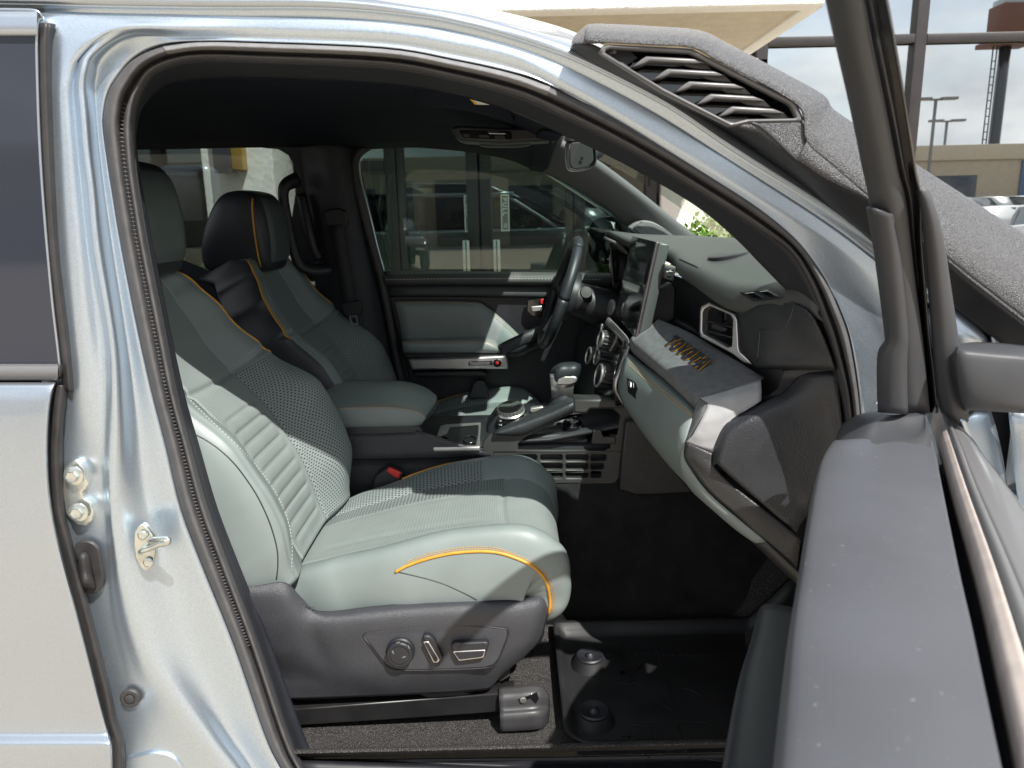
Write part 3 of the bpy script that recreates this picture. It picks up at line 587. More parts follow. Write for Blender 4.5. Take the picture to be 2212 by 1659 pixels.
loft('armrest', [PL([(866, 734, 1.49), (950, 731, 1.49), (1040, 730, 1.49), (1066, 735, 1.49), (1080, 748, 1.49)]), PL([(868, 736, 1.43), (950, 735, 1.43), (1040, 734, 1.43), (1064, 740, 1.43), (1078, 750, 1.43)]), PL([(869, 742, 1.405), (950, 741, 1.405), (1040, 740, 1.405), (1064, 746, 1.405), (1080, 754, 1.41)]), PL([(872, 758, 1.405), (950, 758, 1.405), (1040, 757, 1.405), (1064, 758, 1.405), (1080, 759, 1.41)]), PL([(874, 763, 1.43), (950, 763, 1.43), (1040, 762, 1.43), (1064, 762, 1.43), (1080, 762, 1.43)])], M_LEA, FD, k=4, cross=4, thick=.004)
ta = bvh(bpy.data.objects['armrest'])
stitches('armrest_stitching', ta, [(872, 741), (950, 740), (1040, 738), (1062, 744), (1076, 752)], M_THRG, FD, pitch=.007, ln=.0045, r=.0013, lift=.001)
pplate('armrest_end', [(872, 764), (1082, 762), (1120, 760), (1170, 742), (1172, 752), (1118, 772), (880, 774)], 1.42, M_PLA, FD, depth=.10, bevel=.004)
tube('pull_handle', PL([(1082, 756, 1.41), (1110, 742, 1.40), (1150, 724, 1.40), (1190, 708, 1.43)]), .022, M_GRAIN, FD, seg=10, flat=.6)
ms = pplate('trim_strip', [(882, 777), (1000, 773), (1092, 768), (1096, 772), (1100, 790), (1098, 797), (1000, 798), (890, 799)], 1.40, M_SATIN, FD, depth=.04, bevel=.006, r=.004)
bd = pplate('badge', [(1012, 781), (1064, 779), (1064, 789), (1012, 790)], 1.397, M_GLOSS, FD, depth=.005, bevel=.001, r=.003)
letters('TRAILHUNTER', P(1014.5, 788, 1.396), Vector((1, 0, .0)), Vector((0, 0, 1)), .0145, M_CHROME, bd, depth=.002, width=.72, gap=.7)
hx = lathe('emblem', [(.0155, 0), (.0155, .005), (.013, .007)], P(1074, 784, 1.399), (0, -1, 0), M_GLOSS, FD, seg=8, smooth=False)
lathe('emblem_dot', [(.006, .007), (.006, .009), (.004, .0095)], P(1074, 783, 1.399), (0, -1, 0), M_RED, hx, seg=10)
pplate('pocket_ledge', [(892, 804), (1040, 801), (1052, 806), (1048, 812), (898, 814)], 1.44, M_PLA, FD, depth=.05, bevel=.004)
pplate('speaker_panel', [(1022, 828), (1030, 821), (1046, 822), (1054, 834), (1056, 860), (1010, 862)], 1.44, M_PLA, FD, depth=.03, bevel=.005, r=.008)
hd = pplate('handle_recess', [(1139, 648), (1176, 644), (1178, 676), (1170, 684), (1150, 684), (1138, 672)], 1.49, M_GLOSS, FD, depth=.02, bevel=.003, r=.006)
pplate('release_lever', [(1146, 662), (1172, 660), (1172, 672), (1150, 674)], 1.478, M_SATIN, hd, depth=.012, bevel=.003, r=.005)
pplate('lock_button', [(1168, 646), (1173, 646), (1173, 656), (1168, 656)], 1.478, M_RED, hd, depth=.008, bevel=.001)
# far door lower speaker slats caught by light
for i in range(3): pplate('speaker_slat', [(1250, 782 + 14 * i), (1305, 780 + 14 * i), (1305, 785 + 14 * i), (1252, 788 + 14 * i)], 1.49, M_PLA, FD, depth=.02, bevel=.002)
# far exterior mirror
mr = loft('side_mirror', [PL([(1268, 500, 1.70), (1282, 478, 1.70), (1310, 470, 1.70), (1334, 480, 1.70), (1334, 552, 1.70), (1300, 570, 1.70), (1274, 552, 1.70), (1268, 500, 1.70)]), PL([(1288, 500, 1.72), (1300, 474, 1.72), (1330, 468, 1.72), (1356, 480, 1.72), (1354, 555, 1.72), (1320, 572, 1.72), (1296, 552, 1.72), (1288, 500, 1.72)]), PL([(1330, 505, 1.74), (1336, 492, 1.74), (1346, 486, 1.74), (1360, 490, 1.74), (1360, 545, 1.74), (1346, 552, 1.74), (1334, 545, 1.74), (1330, 505, 1.74)])], M_PLA, T, k=4, cross=4, thick=.004)
mp_ = [(1280, 500), (1287, 483), (1308, 476), (1327, 480), (1326, 545), (1312, 562), (1284, 548)]
mo = PX(1303, 515, P(1303, 515, 1.70).x)
plate('mirror_glass', rnd([PP(x, y, P(1303, 515, 1.69), Vector((-.97, -.24, 0.0)).normalized()) for x, y in mp_], .012), M_MIRR, mr, depth=.004, bevel=.0005, ax=Vector((.24, -.97, 0)), ay=Vector((0, 0, 1)))
pplate('mirror_foot', [(1326, 520), (1372, 515), (1376, 592), (1340, 592)], 1.64, M_PLA, mr, depth=.08, bevel=.008, r=.01)

# far A-pillar, grey cloth cover, and the windshield glass
loft('windshield_pillar_trim', [PL([(1129, 353, 1.50), (1190, 380, 1.50), (1249, 410, 1.50), (1317, 455, 1.50), (1368, 506, 1.50), (1400, 545, 1.50)]), PL([(1170, 330, 1.42), (1230, 365, 1.42), (1285, 398, 1.42), (1350, 440, 1.42), (1405, 490, 1.42), (1440, 530, 1.42)]), PL([(1205, 306, 1.36), (1255, 332, 1.36), (1300, 360, 1.37), (1380, 420, 1.38), (1458, 482, 1.39), (1500, 514, 1.40)]), PL([(1208, 300, 1.42), (1258, 327, 1.42), (1303, 355, 1.42), (1383, 415, 1.43), (1461, 478, 1.43), (1503, 510, 1.44)])], M_TRIMG, T, k=4, cross=4, thick=.004)
WS = [P(1125, 270, .30) + Vector((.06, 0, .03)), P(1208, 297, 1.42) + Vector((.04, 0, .04))]
wt0, wt1 = Vector((.13, .18, 1.80)), Vector((.21, 1.44, 1.775))
wb0, wb1 = Vector((.86, .02, 1.395)), Vector((.86, 1.66, 1.395))
rows = []
for i in range(9):
    f = i / 8; a = wt0 + (wb0 - wt0) * f; b = wt1 + (wb1 - wt1) * f; rows.append([a + (b - a) * (j / 12) + Vector((.05 * math.sin(math.pi * j / 12), 0, .03 * math.sin(math.pi * f))) for j in range(13)])
gridmesh('windshield', rows, M_GLS, T)
# rear-view mirror hanging from the windshield
rv = loft('rear_view_mirror', [[P(x, y, Y) for x, y in ((1226, 304), (1270, 302), (1284, 312), (1287, 350), (1270, 366), (1234, 371), (1222, 356), (1222, 318), (1226, 304))] for Y in (.80, .83)] + [[P(1254 + (x - 1254) * .8, 338 + (y - 338) * .85, .90) for x, y in ((1226, 304), (1270, 302), (1284, 312), (1287, 350), (1270, 366), (1234, 371), (1222, 356), (1222, 318), (1226, 304))]], M_TRIM, T, k=4, cross=3, thick=.003)
rvo = [P(x, y, .798) for x, y in ((1233, 308), (1268, 306), (1280, 315), (1283, 348), (1268, 361), (1238, 366), (1231, 354), (1231, 320))]
plate('mirror_face', rnd(rvo, .008), mat('mirror_face_film', (.014, .017, .017), .5), rv, depth=.006, bevel=.002, ax=Vector((1, 0, 0)), ay=Vector((0, 0, 1)), res=3)
lathe('mirror_button', [(.004, 0), (.004, .002), (.003, .003)], P(1257, 342, .792), (0, -1, 0), M_GLOSS, rv, seg=12)
tube('mirror_stalk', PL([(1270, 335, .88), (1290, 328, .90), (1300, 318, .92), (1306, 308, .92)]), .018, M_PLA, rv, seg=10)
pplate('camera_pod', [(1268, 296), (1312, 306), (1316, 322), (1300, 330), (1280, 318)], .93, M_PLA, rv, depth=.06, bevel=.006, r=.01)

# ================================================================== floor
FZ = .43
def floor_grid():
    ys = [.085, .10, .125, .16, .30, .55, .64, .70, .76, .90, 1.06, 1.12, 1.2, 1.5]; zs = [.50, .50, .46, FZ, FZ, FZ, FZ + .03, .60, .74, .76, .74, .60, FZ, FZ]
    xs = [-1.5, -1.0, -.6, -.3, 0, .2, .40, .50, .60, .70, .80, .86]
    rows = []
    for x in xs:
        lift = max(0, (x - .62)) * 1.1 if x > .62 else 0
        rows.append([Vector((x, y, z + (lift if .13 < y else 0) * (1 if y < .65 or y > 1.1 else .4))) for y, z in zip(ys, zs)])
    return rows
fl = gridmesh('floor_carpet', floor_grid(), M_CARPET, T, thick=.006)
fl.modifiers.new('s', 'SUBSURF').levels = 2; fl.modifiers['s'].render_levels = 3
# dark footwell lining: toe board and tunnel side under the dash
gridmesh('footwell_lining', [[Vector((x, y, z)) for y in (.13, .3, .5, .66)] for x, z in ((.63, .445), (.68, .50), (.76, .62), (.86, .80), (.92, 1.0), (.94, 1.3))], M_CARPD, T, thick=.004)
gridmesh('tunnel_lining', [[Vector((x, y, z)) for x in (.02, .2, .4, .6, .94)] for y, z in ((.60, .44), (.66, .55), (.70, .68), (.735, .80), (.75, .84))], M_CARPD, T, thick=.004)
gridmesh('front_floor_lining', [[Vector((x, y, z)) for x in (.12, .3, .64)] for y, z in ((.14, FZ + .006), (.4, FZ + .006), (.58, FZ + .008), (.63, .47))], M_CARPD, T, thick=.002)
loft('sill_plate', [[P(630, 1700, .09), P(900, 1680, .10), P(1300, 1690, .10), P(1700, 1690, .10)], [P(620, 1650, .10), P(900, 1656, .11), P(1300, 1668, .11), P(1700, 1668, .11)], [P(630, 1640, .13), P(900, 1650, .135), P(1300, 1662, .135), P(1700, 1662, .135)], [Vector((-.5, .145, .436)), Vector((-.2, .14, .436)), Vector((.1, .135, .436)), Vector((.6, .135, .436))]], M_PLA, T, k=4, cross=3, thick=.003)
box('rocker_sill', (-.1, .09, .33), (2.4, .12, .18), M_PLA, T, bev=.02)
box('kick_panel', (.84, .13, .80), (.30, .03, .80), M_TRIM, T, bev=.01)
box('firewall', (.98, .85, .85), (.04, 1.5, 1.05), M_CARPD, T, bev=.01)

# ================================================================== seats
def sm(a, b, x):
    t = min(1, max(0, (x - a) / (b - a))); return t * t * (3 - 2 * t)
def lerp_tab(tab, s):
    for (a, va), (b, vb) in zip(tab, tab[1:]):
        if s <= b: t = (s - a) / (b - a); t = t * t * (3 - 2 * t); return va + (vb - va) * t
    return tab[-1][1]
def seat_surface(rowsfn, us, ns, nu):
    return [[rowsfn(i / (ns - 1), u) for u in us] for i in range(ns)]
def split_grid(rows, us, pred, name, mats, matfn, parent, uvfn):
    """faces of a seat grid for which pred(u, s) holds, as one object"""
    nr, nc = len(rows), len(us); idx = {}; V, Fc, mi, uv = [], [], [], []
    def vid(i, j):
        if (i, j) not in idx: idx[(i, j)] = len(V); V.append(rows[i][j]); uv.append(uvfn(i / (nr - 1), us[j]))
        return idx[(i, j)]
    for i in range(nr - 1):
        for j in range(nc - 1):
            u, s = (us[j] + us[j + 1]) / 2, (i + .5) / (nr - 1)
            if pred(u, s): Fc.append((vid(i, j), vid(i, j + 1), vid(i + 1, j + 1), vid(i + 1, j))); mi.append(matfn(u, s))
    return mesh(name, V, Fc, mats[0], parent, True, uv=uv, mats=mats, mi=mi)

BPROF = [(0, 0, 0), (.15, 0, 0), (.30, .0, .02), (.42, 0, .06), (.48, 0, .12), (.58, 0, .40), (.70, 0, .80), (.80, 0, .98), (.87, 0, 1.0), (.93, -.006, .88), (.975, -.016, .55), (1.0, -.040, .05), (1.0, -.085, 0), (.965, -.125, 0)]
def back_pt(s, u, cy):
    cy = cy - .03
    base, top = Vector((-.465, 0, .785)), Vector((-.815, 0, 1.455))
    c = base + (top - base) * s + Vector((.62, 0, .34)).normalized() * (-.022 * math.sin(math.pi * s) + .040 * sm(.02, .30, s) * sm(.74, .42, s))
    ax = (top - base).normalized(); nrm = Vector((ax.z, 0, -ax.x))
    w = lerp_tab([(0, .245), (.15, .262), (.38, .272), (.60, .258), (.78, .225), (.90, .175), (1.0, .115)], s)
    b = lerp_tab([(0, .035), (.2, .086), (.42, .096), (.60, .060), (.80, .040), (1.0, .018)], s)
    a = abs(u) * (len(BPROF) - 1); i = min(len(BPROF) - 2, int(a)); f = a - i
    g = lambda k: Vector(BPROF[max(0, min(len(BPROF) - 1, k))])
    q = cr(g(i - 1) if i > 0 else Vector((-g(1).x, g(1).y, g(1).z)), g(i), g(i + 1), g(i + 2), f)
    fw = q.y + q.z * b * (.6 if u < 0 else 1.2)
    wf = q.x
    # seams and ribs pressed into the foam
    for c0, dpt, wid in ((.455, .006, .012), (.885, .004, .008)):
        fw -= dpt * math.exp(-((wf - c0) / wid) ** 2) * (1 if s > .03 else 0)
    seam_s = .60 + .03 * abs(wf) ** 2
    fw -= .007 * math.exp(-((s - seam_s) / .010) ** 2) * (1 if wf < .99 else 0)
    if wf < .42 and .04 < s < .52:
        e = sm(.37, .31, wf) * sm(.05, .08, s) * sm(.52, .48, s)
        gg = 1 - abs(((s / .0445) % 1) - .5) * 2; fw += e * (.0030 * gg ** .5 - .0055 * math.exp(-(gg / .16) ** 2))
    # top and bottom roll over
    fw -= .05 * sm(.93, 1.0, s) ** 2 + .05 * sm(.035, 0, s)
    return c + nrm * fw + Vector((0, cy + math.copysign(wf * w, u) if u else cy, 0))

CP = [(-.49, .785), (-.40, .808), (-.28, .835), (-.15, .857), (-.04, .868), (.03, .864), (.072, .845), (.097, .808), (.106, .765), (.100, .72), (.075, .69), (.03, .68)]
CPV = spline([Vector((x, 0, z)) for x, z in CP], 12)
CPROF = [(0, 0, 0), (.2, 0, .0), (.38, 0, .02), (.50, 0, .06), (.58, 0, .16), (.68, 0, .55), (.78, 0, .92), (.86, 0, 1.0), (.92, -.004, .9), (.965, -.014, .55), (.995, -.036, .1), (1.0, -.075, 0), (.985, -.105, 0)]
def cush_pt(s, u, cy):
    k = s * (len(CPV) - 1); i = min(len(CPV) - 2, int(k)); f = k - i; c = CPV[i] + (CPV[i + 1] - CPV[i]) * f
    t = (CPV[min(len(CPV) - 1, i + 2)] - CPV[max(0, i - 1)]).normalized(); nrm = Vector((-t.z, 0, t.x))
    w = lerp_tab([(0, .222), (.1, .240), (.22, .264), (.45, .272), (.6, .264), (.8, .245), (1, .235)], s)
    b = lerp_tab([(0, .012), (.12, .022), (.3, .044), (.42, .046), (.55, .030), (.7, .012), (1, .004)], s)
    a = abs(u) * (len(CPROF) - 1); i = min(len(CPROF) - 2, int(a)); f = a - i
    g = lambda k: Vector(CPROF[max(0, min(len(CPROF) - 1, k))])
    q = cr(g(i - 1) if i > 0 else Vector((-g(1).x, g(1).y, g(1).z)), g(i), g(i + 1), g(i + 2), f)
    fw = q.y + q.z * b; wf = q.x
    for c0, dpt, wid in ((.60, .005, .012),):
        fw -= dpt * math.exp(-((wf - c0) / wid) ** 2)
    # cross seams: u-shaped front seam and rear seam of the insert
    if wf < .60:
        fw -= .005 * math.exp(-((s - (.375 + .05 * wf * wf)) / .006) ** 2)
    fw -= .004 * math.exp(-((wf - .33) / .02) ** 2) * sm(.375, .30, s) * sm(.02, .08, s)
    return c + nrm * fw + Vector((0, cy + math.copysign(wf * w, u) if u else cy, 0))
def wf_of(prof, u):
    a = abs(u) * (len(prof) - 1); i = min(len(prof) - 2, int(a)); f = a - i; return prof[i][0] + (prof[i + 1][0] - prof[i][0]) * f

def make_seat(name, cy, label, near):
    hy = cy - .03
    st = sub(name, T); st['label'] = label
    us = [-1 + 2 * i / 104 for i in range(105)]
    rb = seat_surface(lambda s, u: back_pt(s, u, cy), us, 170, 0)
    uvb = lambda s, u: (math.copysign(wf_of(BPROF, u), u) * .27 + .3, s * .75)
    mats = [M_LEA, M_PERF, M_LEAD, M_MESH]
    wb = lambda u: wf_of(BPROF, u)
    outer = []
    outer.append(split_grid(rb, us, lambda u, s: wb(u) < .455, 'backrest_insert', mats, lambda u, s: 3, st, uvb))
    def bm(u, s):
        a = wb(u)
        if s > (.60 if near else .34) and abs(u) >= .72: return 2
        if s > .60: return 0
        if a < .885 and abs(u) < (.66 if u > 0 else .47): return 1
        return 0
    for sg in (-1, 1): outer.append(split_grid(rb, us, lambda u, s: wb(u) >= .455 and u * sg > 0, 'backrest_bolster', mats, bm, st, uvb))
    rc = seat_surface(lambda s, u: cush_pt(s, u, cy), us, 150, 0)
    uvc = lambda s, u: (math.copysign(wf_of(CPROF, u), u) * .27 + .3, s * .95)
    wc = lambda u: wf_of(CPROF, u)
    outer.append(split_grid(rc, us, lambda u, s: wc(u) < .60, 'cushion_insert', mats, lambda u, s: 1 if (s < .375 and u > 0 and wc(u) > .36) else 3, st, uvc))
    for sg in (-1, 1): outer.append(split_grid(rc, us, lambda u, s: wc(u) >= .60 and u * sg > 0, 'cushion_bolster', mats, lambda u, s: 1 if (u > 0 and s < .33 and wc(u) < .80) else 0, st, uvc))
    # foam bodies and shell behind the covers
    ax = (Vector((-.815, 0, 1.455)) - Vector((-.465, 0, .785))).normalized(); nrm = Vector((ax.z, 0, -ax.x))
    rows = []
    for s in (0, .1, .3, .5, .7, .85, .95, 1.0):
        e0, e1 = back_pt(s, -1, cy), back_pt(s, 1, cy); mid = (e0 + e1) / 2 - nrm * .035; rows.append([e0, e0 * .55 + mid * .45 - nrm * .02, mid, e1 * .55 + mid * .45 - nrm * .02, e1])
    gridmesh('backrest_shell', [spline(r, 4) for r in rows], M_LEAD, st, thick=.004)
    # headrest
    hz0, hz1, hx = (1.435, 1.680, -.800) if near else (1.388, 1.638, -.800)
    sect = [(0.00, .080, .055), (.06, .102, .066), (.25, .118, .075), (.5, .130, .078), (.75, .130, .074), (.9, .122, .062), (.97, .105, .045), (1.0, .070, .020)]
    rows = []
    for f, hw, hd in sect:
        z = hz0 + (hz1 - hz0) * f; row = []
        xo = hx - .012 - .055 * f ** 1.2 * .3
        for k in range(40):
            a = 2 * math.pi * k / 40; ca, sa = math.cos(a), math.sin(a); e = .42
            row.append(Vector((xo + math.copysign(abs(ca) ** e, ca) * hd * (1.0 if ca > 0 else 2.5 - 1.5 * f), hy + math.copysign(abs(sa) ** e, sa) * hw, z)))
        rows.append(row)
    rr = [spline([rows[i][k] for i in range(len(rows))], 3) for k in range(40)]
    rows = [[rr[k][i] for k in range(40)] for i in range(len(rr[0]))]
    hr = gridmesh('headrest', rows, M_LEAD, st, closed=True)
    bmh = bmesh.new(); bmh.from_mesh(hr.data); bmesh.ops.holes_fill(bmh, edges=[e for e in bmh.edges if e.is_boundary]); bmesh.ops.recalc_face_normals(bmh, faces=bmh.faces); bmh.to_mesh(hr.data); bmh.free()
    th = bvh(hr)
    # padded green panel on the headrest's face, offset outwards from it
    fr = []
    for i in range(13):
        z = hz0 + .022 + (hz1 - hz0 - .040) * i / 12; row = []
        for j in range(13):
            v = -1 + 2 * j / 12; hw = .100 * (1 - .10 * abs(i / 6 - 1) ** 6); h = th.ray_cast(Vector((hx + .4, hy + v * hw, z)), Vector((-1, 0, 0)))
            edge = max(abs(v), abs(i / 6 - 1)); row.append((h[0] if h[0] is not None else Vector((hx, hy + v * hw, z))) + Vector((.0065 - .009 * sm(.8, 1, edge), 0, 0)))
        fr.append(row)
    gridmesh('headrest_panel', fr, M_LEAH, st)
    for y0 in (-.045, .045): tube('headrest_post', [Vector((hx - .03, hy + y0, 1.36)), Vector((hx - .03, hy + y0, 1.45))], .007, M_CHROME, st, k=2)
    # piping down both edges of the headrest and of the upper backrest, and over the cushion bolsters
    for sg in (-1, 1):
        pts = []
        for i in range(12):
            z = hz0 + .015 + (hz1 - hz0 - .02) * i / 11; h = th.ray_cast(Vector((hx + .020, hy + sg * .4, z)), Vector((0, -sg, 0)))
            if h[0] is not None: pts.append(h[0] + Vector((0, sg * .001, 0)))
        if len(pts) > 2: tube('headrest_piping', pts, .0028, M_GOLD, st, k=2)
        tube('backrest_piping', [back_pt(.60 + .36 * i / 14, sg * (.715 if sg < 0 else .60), cy) for i in range(15)], .0032, M_GOLD, st, k=2)
        q = [(.17, .70), (.20, .735), (.25, .765), (.32, .785), (.40, .80), (.48, .805), (.56, .81), (.62, .82), (.68, .83), (.74, .85)]
        if not (near and sg < 0): tube('cushion_piping', [cush_pt(s, sg * (u - (.12 if sg > 0 else 0)), cy) for s, u in q], .0036, M_GOLD, st, k=4)
        if not (near and sg < 0): tube('cushion_seam', [cush_pt(s, sg * u, cy) for s, u in ((.20, .735), (.30, .81), (.40, .86), (.46, .90), (.50, .95))], .0012, M_LEAD, st, k=4)
    box('seat_pan', (-.20, cy, .66), (.52, .44, .10), M_PLA, st, bev=.03, seg=3)
    return st, outer
seatN, surfN = make_seat('passenger_seat', .47, 'sunlit green-grey leather front seat nearest the open door', True)
seatF, surfF = make_seat('driver_seat', 1.28, 'shaded green-grey leather front seat behind the steering wheel', False)

# ---- near seat: plastic side shield, switches and runner
sh = loft('seat_side_shield', [
    PL([(505, 1268, .176), (560, 1264, .178), (615, 1258, .186), (650, 1292, .205), (690, 1322, .215), (800, 1312, .212), (892, 1304, .212), (1000, 1299, .212), (1067, 1296, .214), (1120, 1292, .218), (1168, 1286, .226), (1186, 1308, .25)]),
    PL([(515, 1292, .168), (565, 1288, .168), (620, 1290, .174), (660, 1312, .198), (700, 1334, .192), (800, 1326, .190), (892, 1318, .190), (1000, 1313, .190), (1067, 1310, .192), (1120, 1308, .196), (1166, 1306, .204), (1184, 1322, .230)]),
    PL([(535, 1338, .172), (580, 1338, .172), (630, 1342, .176), (670, 1350, .186), (710, 1358, .184), (800, 1350, .182), (892, 1344, .182), (1000, 1340, .182), (1067, 1338, .184), (1120, 1338, .188), (1156, 1340, .198), (1176, 1352, .226)]),
    PL([(560, 1400, .190), (600, 1402, .190), (650, 1410, .192), (690, 1412, .198), (730, 1408, .190), (800, 1400, .186), (892, 1394, .186), (1000, 1390, .186), (1060, 1388, .188), (1110, 1386, .192), (1142, 1388, .202), (1164, 1384, .226)]),
    PL([(580, 1450, .222), (620, 1452, .218), (670, 1456, .214), (710, 1456, .206), (750, 1452, .196), (810, 1448, .190), (892, 1446, .190), (990, 1442, .190), (1040, 1436, .192), (1080, 1428, .196), (1112, 1420, .206), (1134, 1416, .228)]),
    PL([(592, 1480, .226), (640, 1482, .224), (690, 1482, .220), (730, 1482, .214), (770, 1480, .208), (830, 1478, .202), (900, 1474, .202), (970, 1470, .202), (1010, 1466, .204), (1050, 1460, .208), (1074, 1456, .214), (1088, 1452, .232)]),
    PL([(600, 1511, .232), (650, 1509, .230), (700, 1507, .228), (750, 1505, .226), (800, 1503, .224), (850, 1501, .222), (905, 1498, .222), (960, 1496, .222), (995, 1494, .224), (1030, 1491, .226), (1054, 1488, .230), (1064, 1480, .236)])],
    M_SEATP, seatN, k=4, cross=5, thick=.004)
tsh = bvh(sh)
letters('SRS AIRBAG', P(624, 1300, .196), Vector((1, 0, -.40)), Vector((.3, 0, 1)), .010, M_SEATP, seatN, depth=.0012, gap=.6)
cpn = [(784, 1374), (790, 1366), (801, 1363), (870, 1355), (944, 1350), (1020, 1352), (1086, 1358), (1097, 1364), (1097, 1374), (1078, 1424), (1066, 1437), (1048, 1443), (960, 1447), (866, 1448), (846, 1444), (832, 1436)]
ctl = pplate('switch_panel', cpn, .181, M_SEATP, seatN, depth=.010, bevel=.003, r=.004)
tube('switch_panel_rim', [P(x, y, .1815) for x, y in cpn + cpn[:1]], .0016, M_PLA, seatN, k=3)
def nearp(x, y, d): return P(x, y, .181 - d)
kb = lathe('lumbar_knob', [(.030, 0), (.030, .006), (.0275, .009), (.0275, .018), (.0255, .0205), (.021, .0205), (.021, .019), (.0195, .019), (.0195, .0205), (.0, .0208)], nearp(866, 1404, 0), (0, -1, .02), M_PLA, seatN, seg=36)
for k in range(4):
    a = math.pi / 2 * k + .3; c = nearp(866, 1404, .0205)
    box('knob_mark', c + Vector((math.cos(a) * .0175, 0, math.sin(a) * .0175)), (.008, .002, .003), M_SLAT, kb, bev=.0008, rot=Matrix.Rotation(-a + math.pi / 2, 3, 'Y'))
lv = [(912, 1374), (926, 1373), (938, 1382), (958, 1424), (954, 1434), (938, 1434), (930, 1426)]
l0 = plate('recline_lever', rnd([nearp(x, y, .014) for x, y in lv], .006), M_PLA, seatN, depth=.016, bevel=.004, ax=Vector((1, 0, 0)), ay=Vector((0, 0, 1)), res=3)
plate('lever_inlay', rnd([nearp(x, y, .0155) for x, y in [(914, 1387), (926, 1386), (950, 1426), (946, 1432), (936, 1432)]], .003), M_SATIN, l0, depth=.003, bevel=.001, ax=Vector((1, 0, 0)), ay=Vector((0, 0, 1)))
plate('lever_face', rnd([nearp(x, y, .0172) for x, y in [(916, 1389), (924, 1388.5), (946, 1425), (944, 1430), (938, 1430)]], .003), M_PLA, l0, depth=.002, bevel=.0006, ax=Vector((1, 0, 0)), ay=Vector((0, 0, 1)))
rk = [(973, 1396), (980, 1390), (1050, 1387), (1057, 1392), (1048, 1420), (1042, 1424), (990, 1430), (985, 1426)]
l1 = plate('height_rocker', rnd([nearp(x, y, .014) for x, y in rk], .006), M_PLA, seatN, depth=.016, bevel=.004, ax=Vector((1, 0, 0)), ay=Vector((0, 0, 1)), res=3)
plate('rocker_inlay', rnd([nearp(x, y, .0155) for x, y in [(978, 1408), (1049, 1404), (1045, 1420), (1040, 1422), (991, 1428)]], .003), M_SATIN, l1, depth=.003, bevel=.001, ax=Vector((1, 0, 0)), ay=Vector((0, 0, 1)))
plate('rocker_face', rnd([nearp(x, y, .0172) for x, y in [(981, 1410), (1047, 1406), (1043, 1418), (1038, 1420), (992, 1425.5)]], .003), M_PLA, l1, depth=.002, bevel=.0006, ax=Vector((1, 0, 0)), ay=Vector((0, 0, 1)))
# runner
tr = pplate('seat_runner', [(590, 1536), (640, 1532), (1080, 1498), (1084, 1538), (860, 1554), (640, 1568), (590, 1572)], .235, M_TRACK, seatN, depth=.05, bevel=.003)
pplate('upper_rail', [(600, 1512), (1060, 1494), (1110, 1486), (1112, 1500), (640, 1534), (600, 1538)], .262, M_TRACK, seatN, depth=.03, bevel=.003)
pplate('rail_bracket', [(905, 1500), (985, 1493), (1018, 1500), (1000, 1504), (925, 1508)], .238, M_COVER, seatN, depth=.02, bevel=.002)
cv = loft('runner_end_cover', [PL([(1078, 1486, .245), (1110, 1483, .245), (1164, 1480, .245), (1184, 1500, .26)]), PL([(1078, 1505, .222), (1112, 1503, .222), (1160, 1500, .222), (1187, 1506, .245)]), PL([(1080, 1536, .216), (1112, 1534, .216), (1158, 1530, .218), (1187, 1524, .245)]), PL([(1080, 1545, .205), (1112, 1543, .205), (1164, 1538, .208), (1187, 1532, .240)]), PL([(1081, 1578, .205), (1112, 1577, .205), (1166, 1572, .208), (1184, 1560, .240)]), PL([(1081, 1582, .24), (1112, 1581, .24), (1166, 1576, .24), (1180, 1566, .26)])], M_COVER, seatN, k=3, cross=3, thick=.003, crosssmooth=False)
pplate('cover_recess', [(1118, 1512), (1160, 1496), (1164, 1510), (1158, 1520), (1130, 1522), (1124, 1516)], .2175, M_GLOSS, cv, depth=.003, bevel=.0006)
lathe('recess_screw', [(.007, 0), (.007, .002), (.004, .003), (.002, .0025)], P(1130, 1512, .215), (0, -1, .1), M_ZINC, cv, seg=14)
pplate('harness_plug', [(1072, 1444), (1098, 1438), (1102, 1462), (1082, 1474), (1070, 1468)], .27, M_COVER, seatN, depth=.03, bevel=.003, r=.004)
tube('harness_wire', [P(1092, 1448, .275), P(1104, 1440, .29), P(1110, 1428, .30), P(1112, 1410, .32)], .002, M_SCREEN, seatN, k=4)
# buckle
bk = pplate('belt_buckle', [(808, 1030), (838, 1008), (872, 1022), (862, 1050), (842, 1060), (820, 1056), (800, 1070)], .70, M_PLA, seatN, depth=.03, bevel=.005, r=.008)
pplate('buckle_button', [(833, 1018), (840, 1010), (866, 1021), (863, 1033), (856, 1034)], .697, M_RED, bk, depth=.024, bevel=.003, r=.004)

# ---- piping, seams and stitching laid on the near seat
tn = [bvh(x) for x in surfN]; tf = [bvh(x) for x in surfF]
gp = [(854, 1236), (880, 1222), (927, 1206), (980, 1195), (1032, 1191), (1070, 1193), (1102, 1201), (1140, 1217), (1164, 1235), (1179, 1256), (1186, 1280), (1188, 1307), (1185, 1326)]
seam('cushion_piping', tn, gp, .0036, M_GOLD, seatN, lift=.0005)
for d in (6, 10): stitches('piping_stitching', tn, [(x + max(0, (x - 1060) / 128) * d, y - d * (1 if x < 1060 else max(.1, (1190 - x) / 130))) for x, y in gp[1:]], M_THRG, seatN, pitch=.0062, ln=.0042, r=.0009)
seam('cushion_side_seam', tn, [(861, 1236), (892, 1243), (925, 1251), (960, 1262), (985, 1273), (1012, 1286), (1030, 1296)], .0013, M_LEAD, seatN)
seam('bolster_side_seam', tn, [(405, 932), (440, 948), (476, 973), (508, 1004), (536, 1041), (558, 1076), (577, 1116), (590, 1152), (599, 1190), (600, 1225), (597, 1252)], .0014, M_LEAD, seatN)
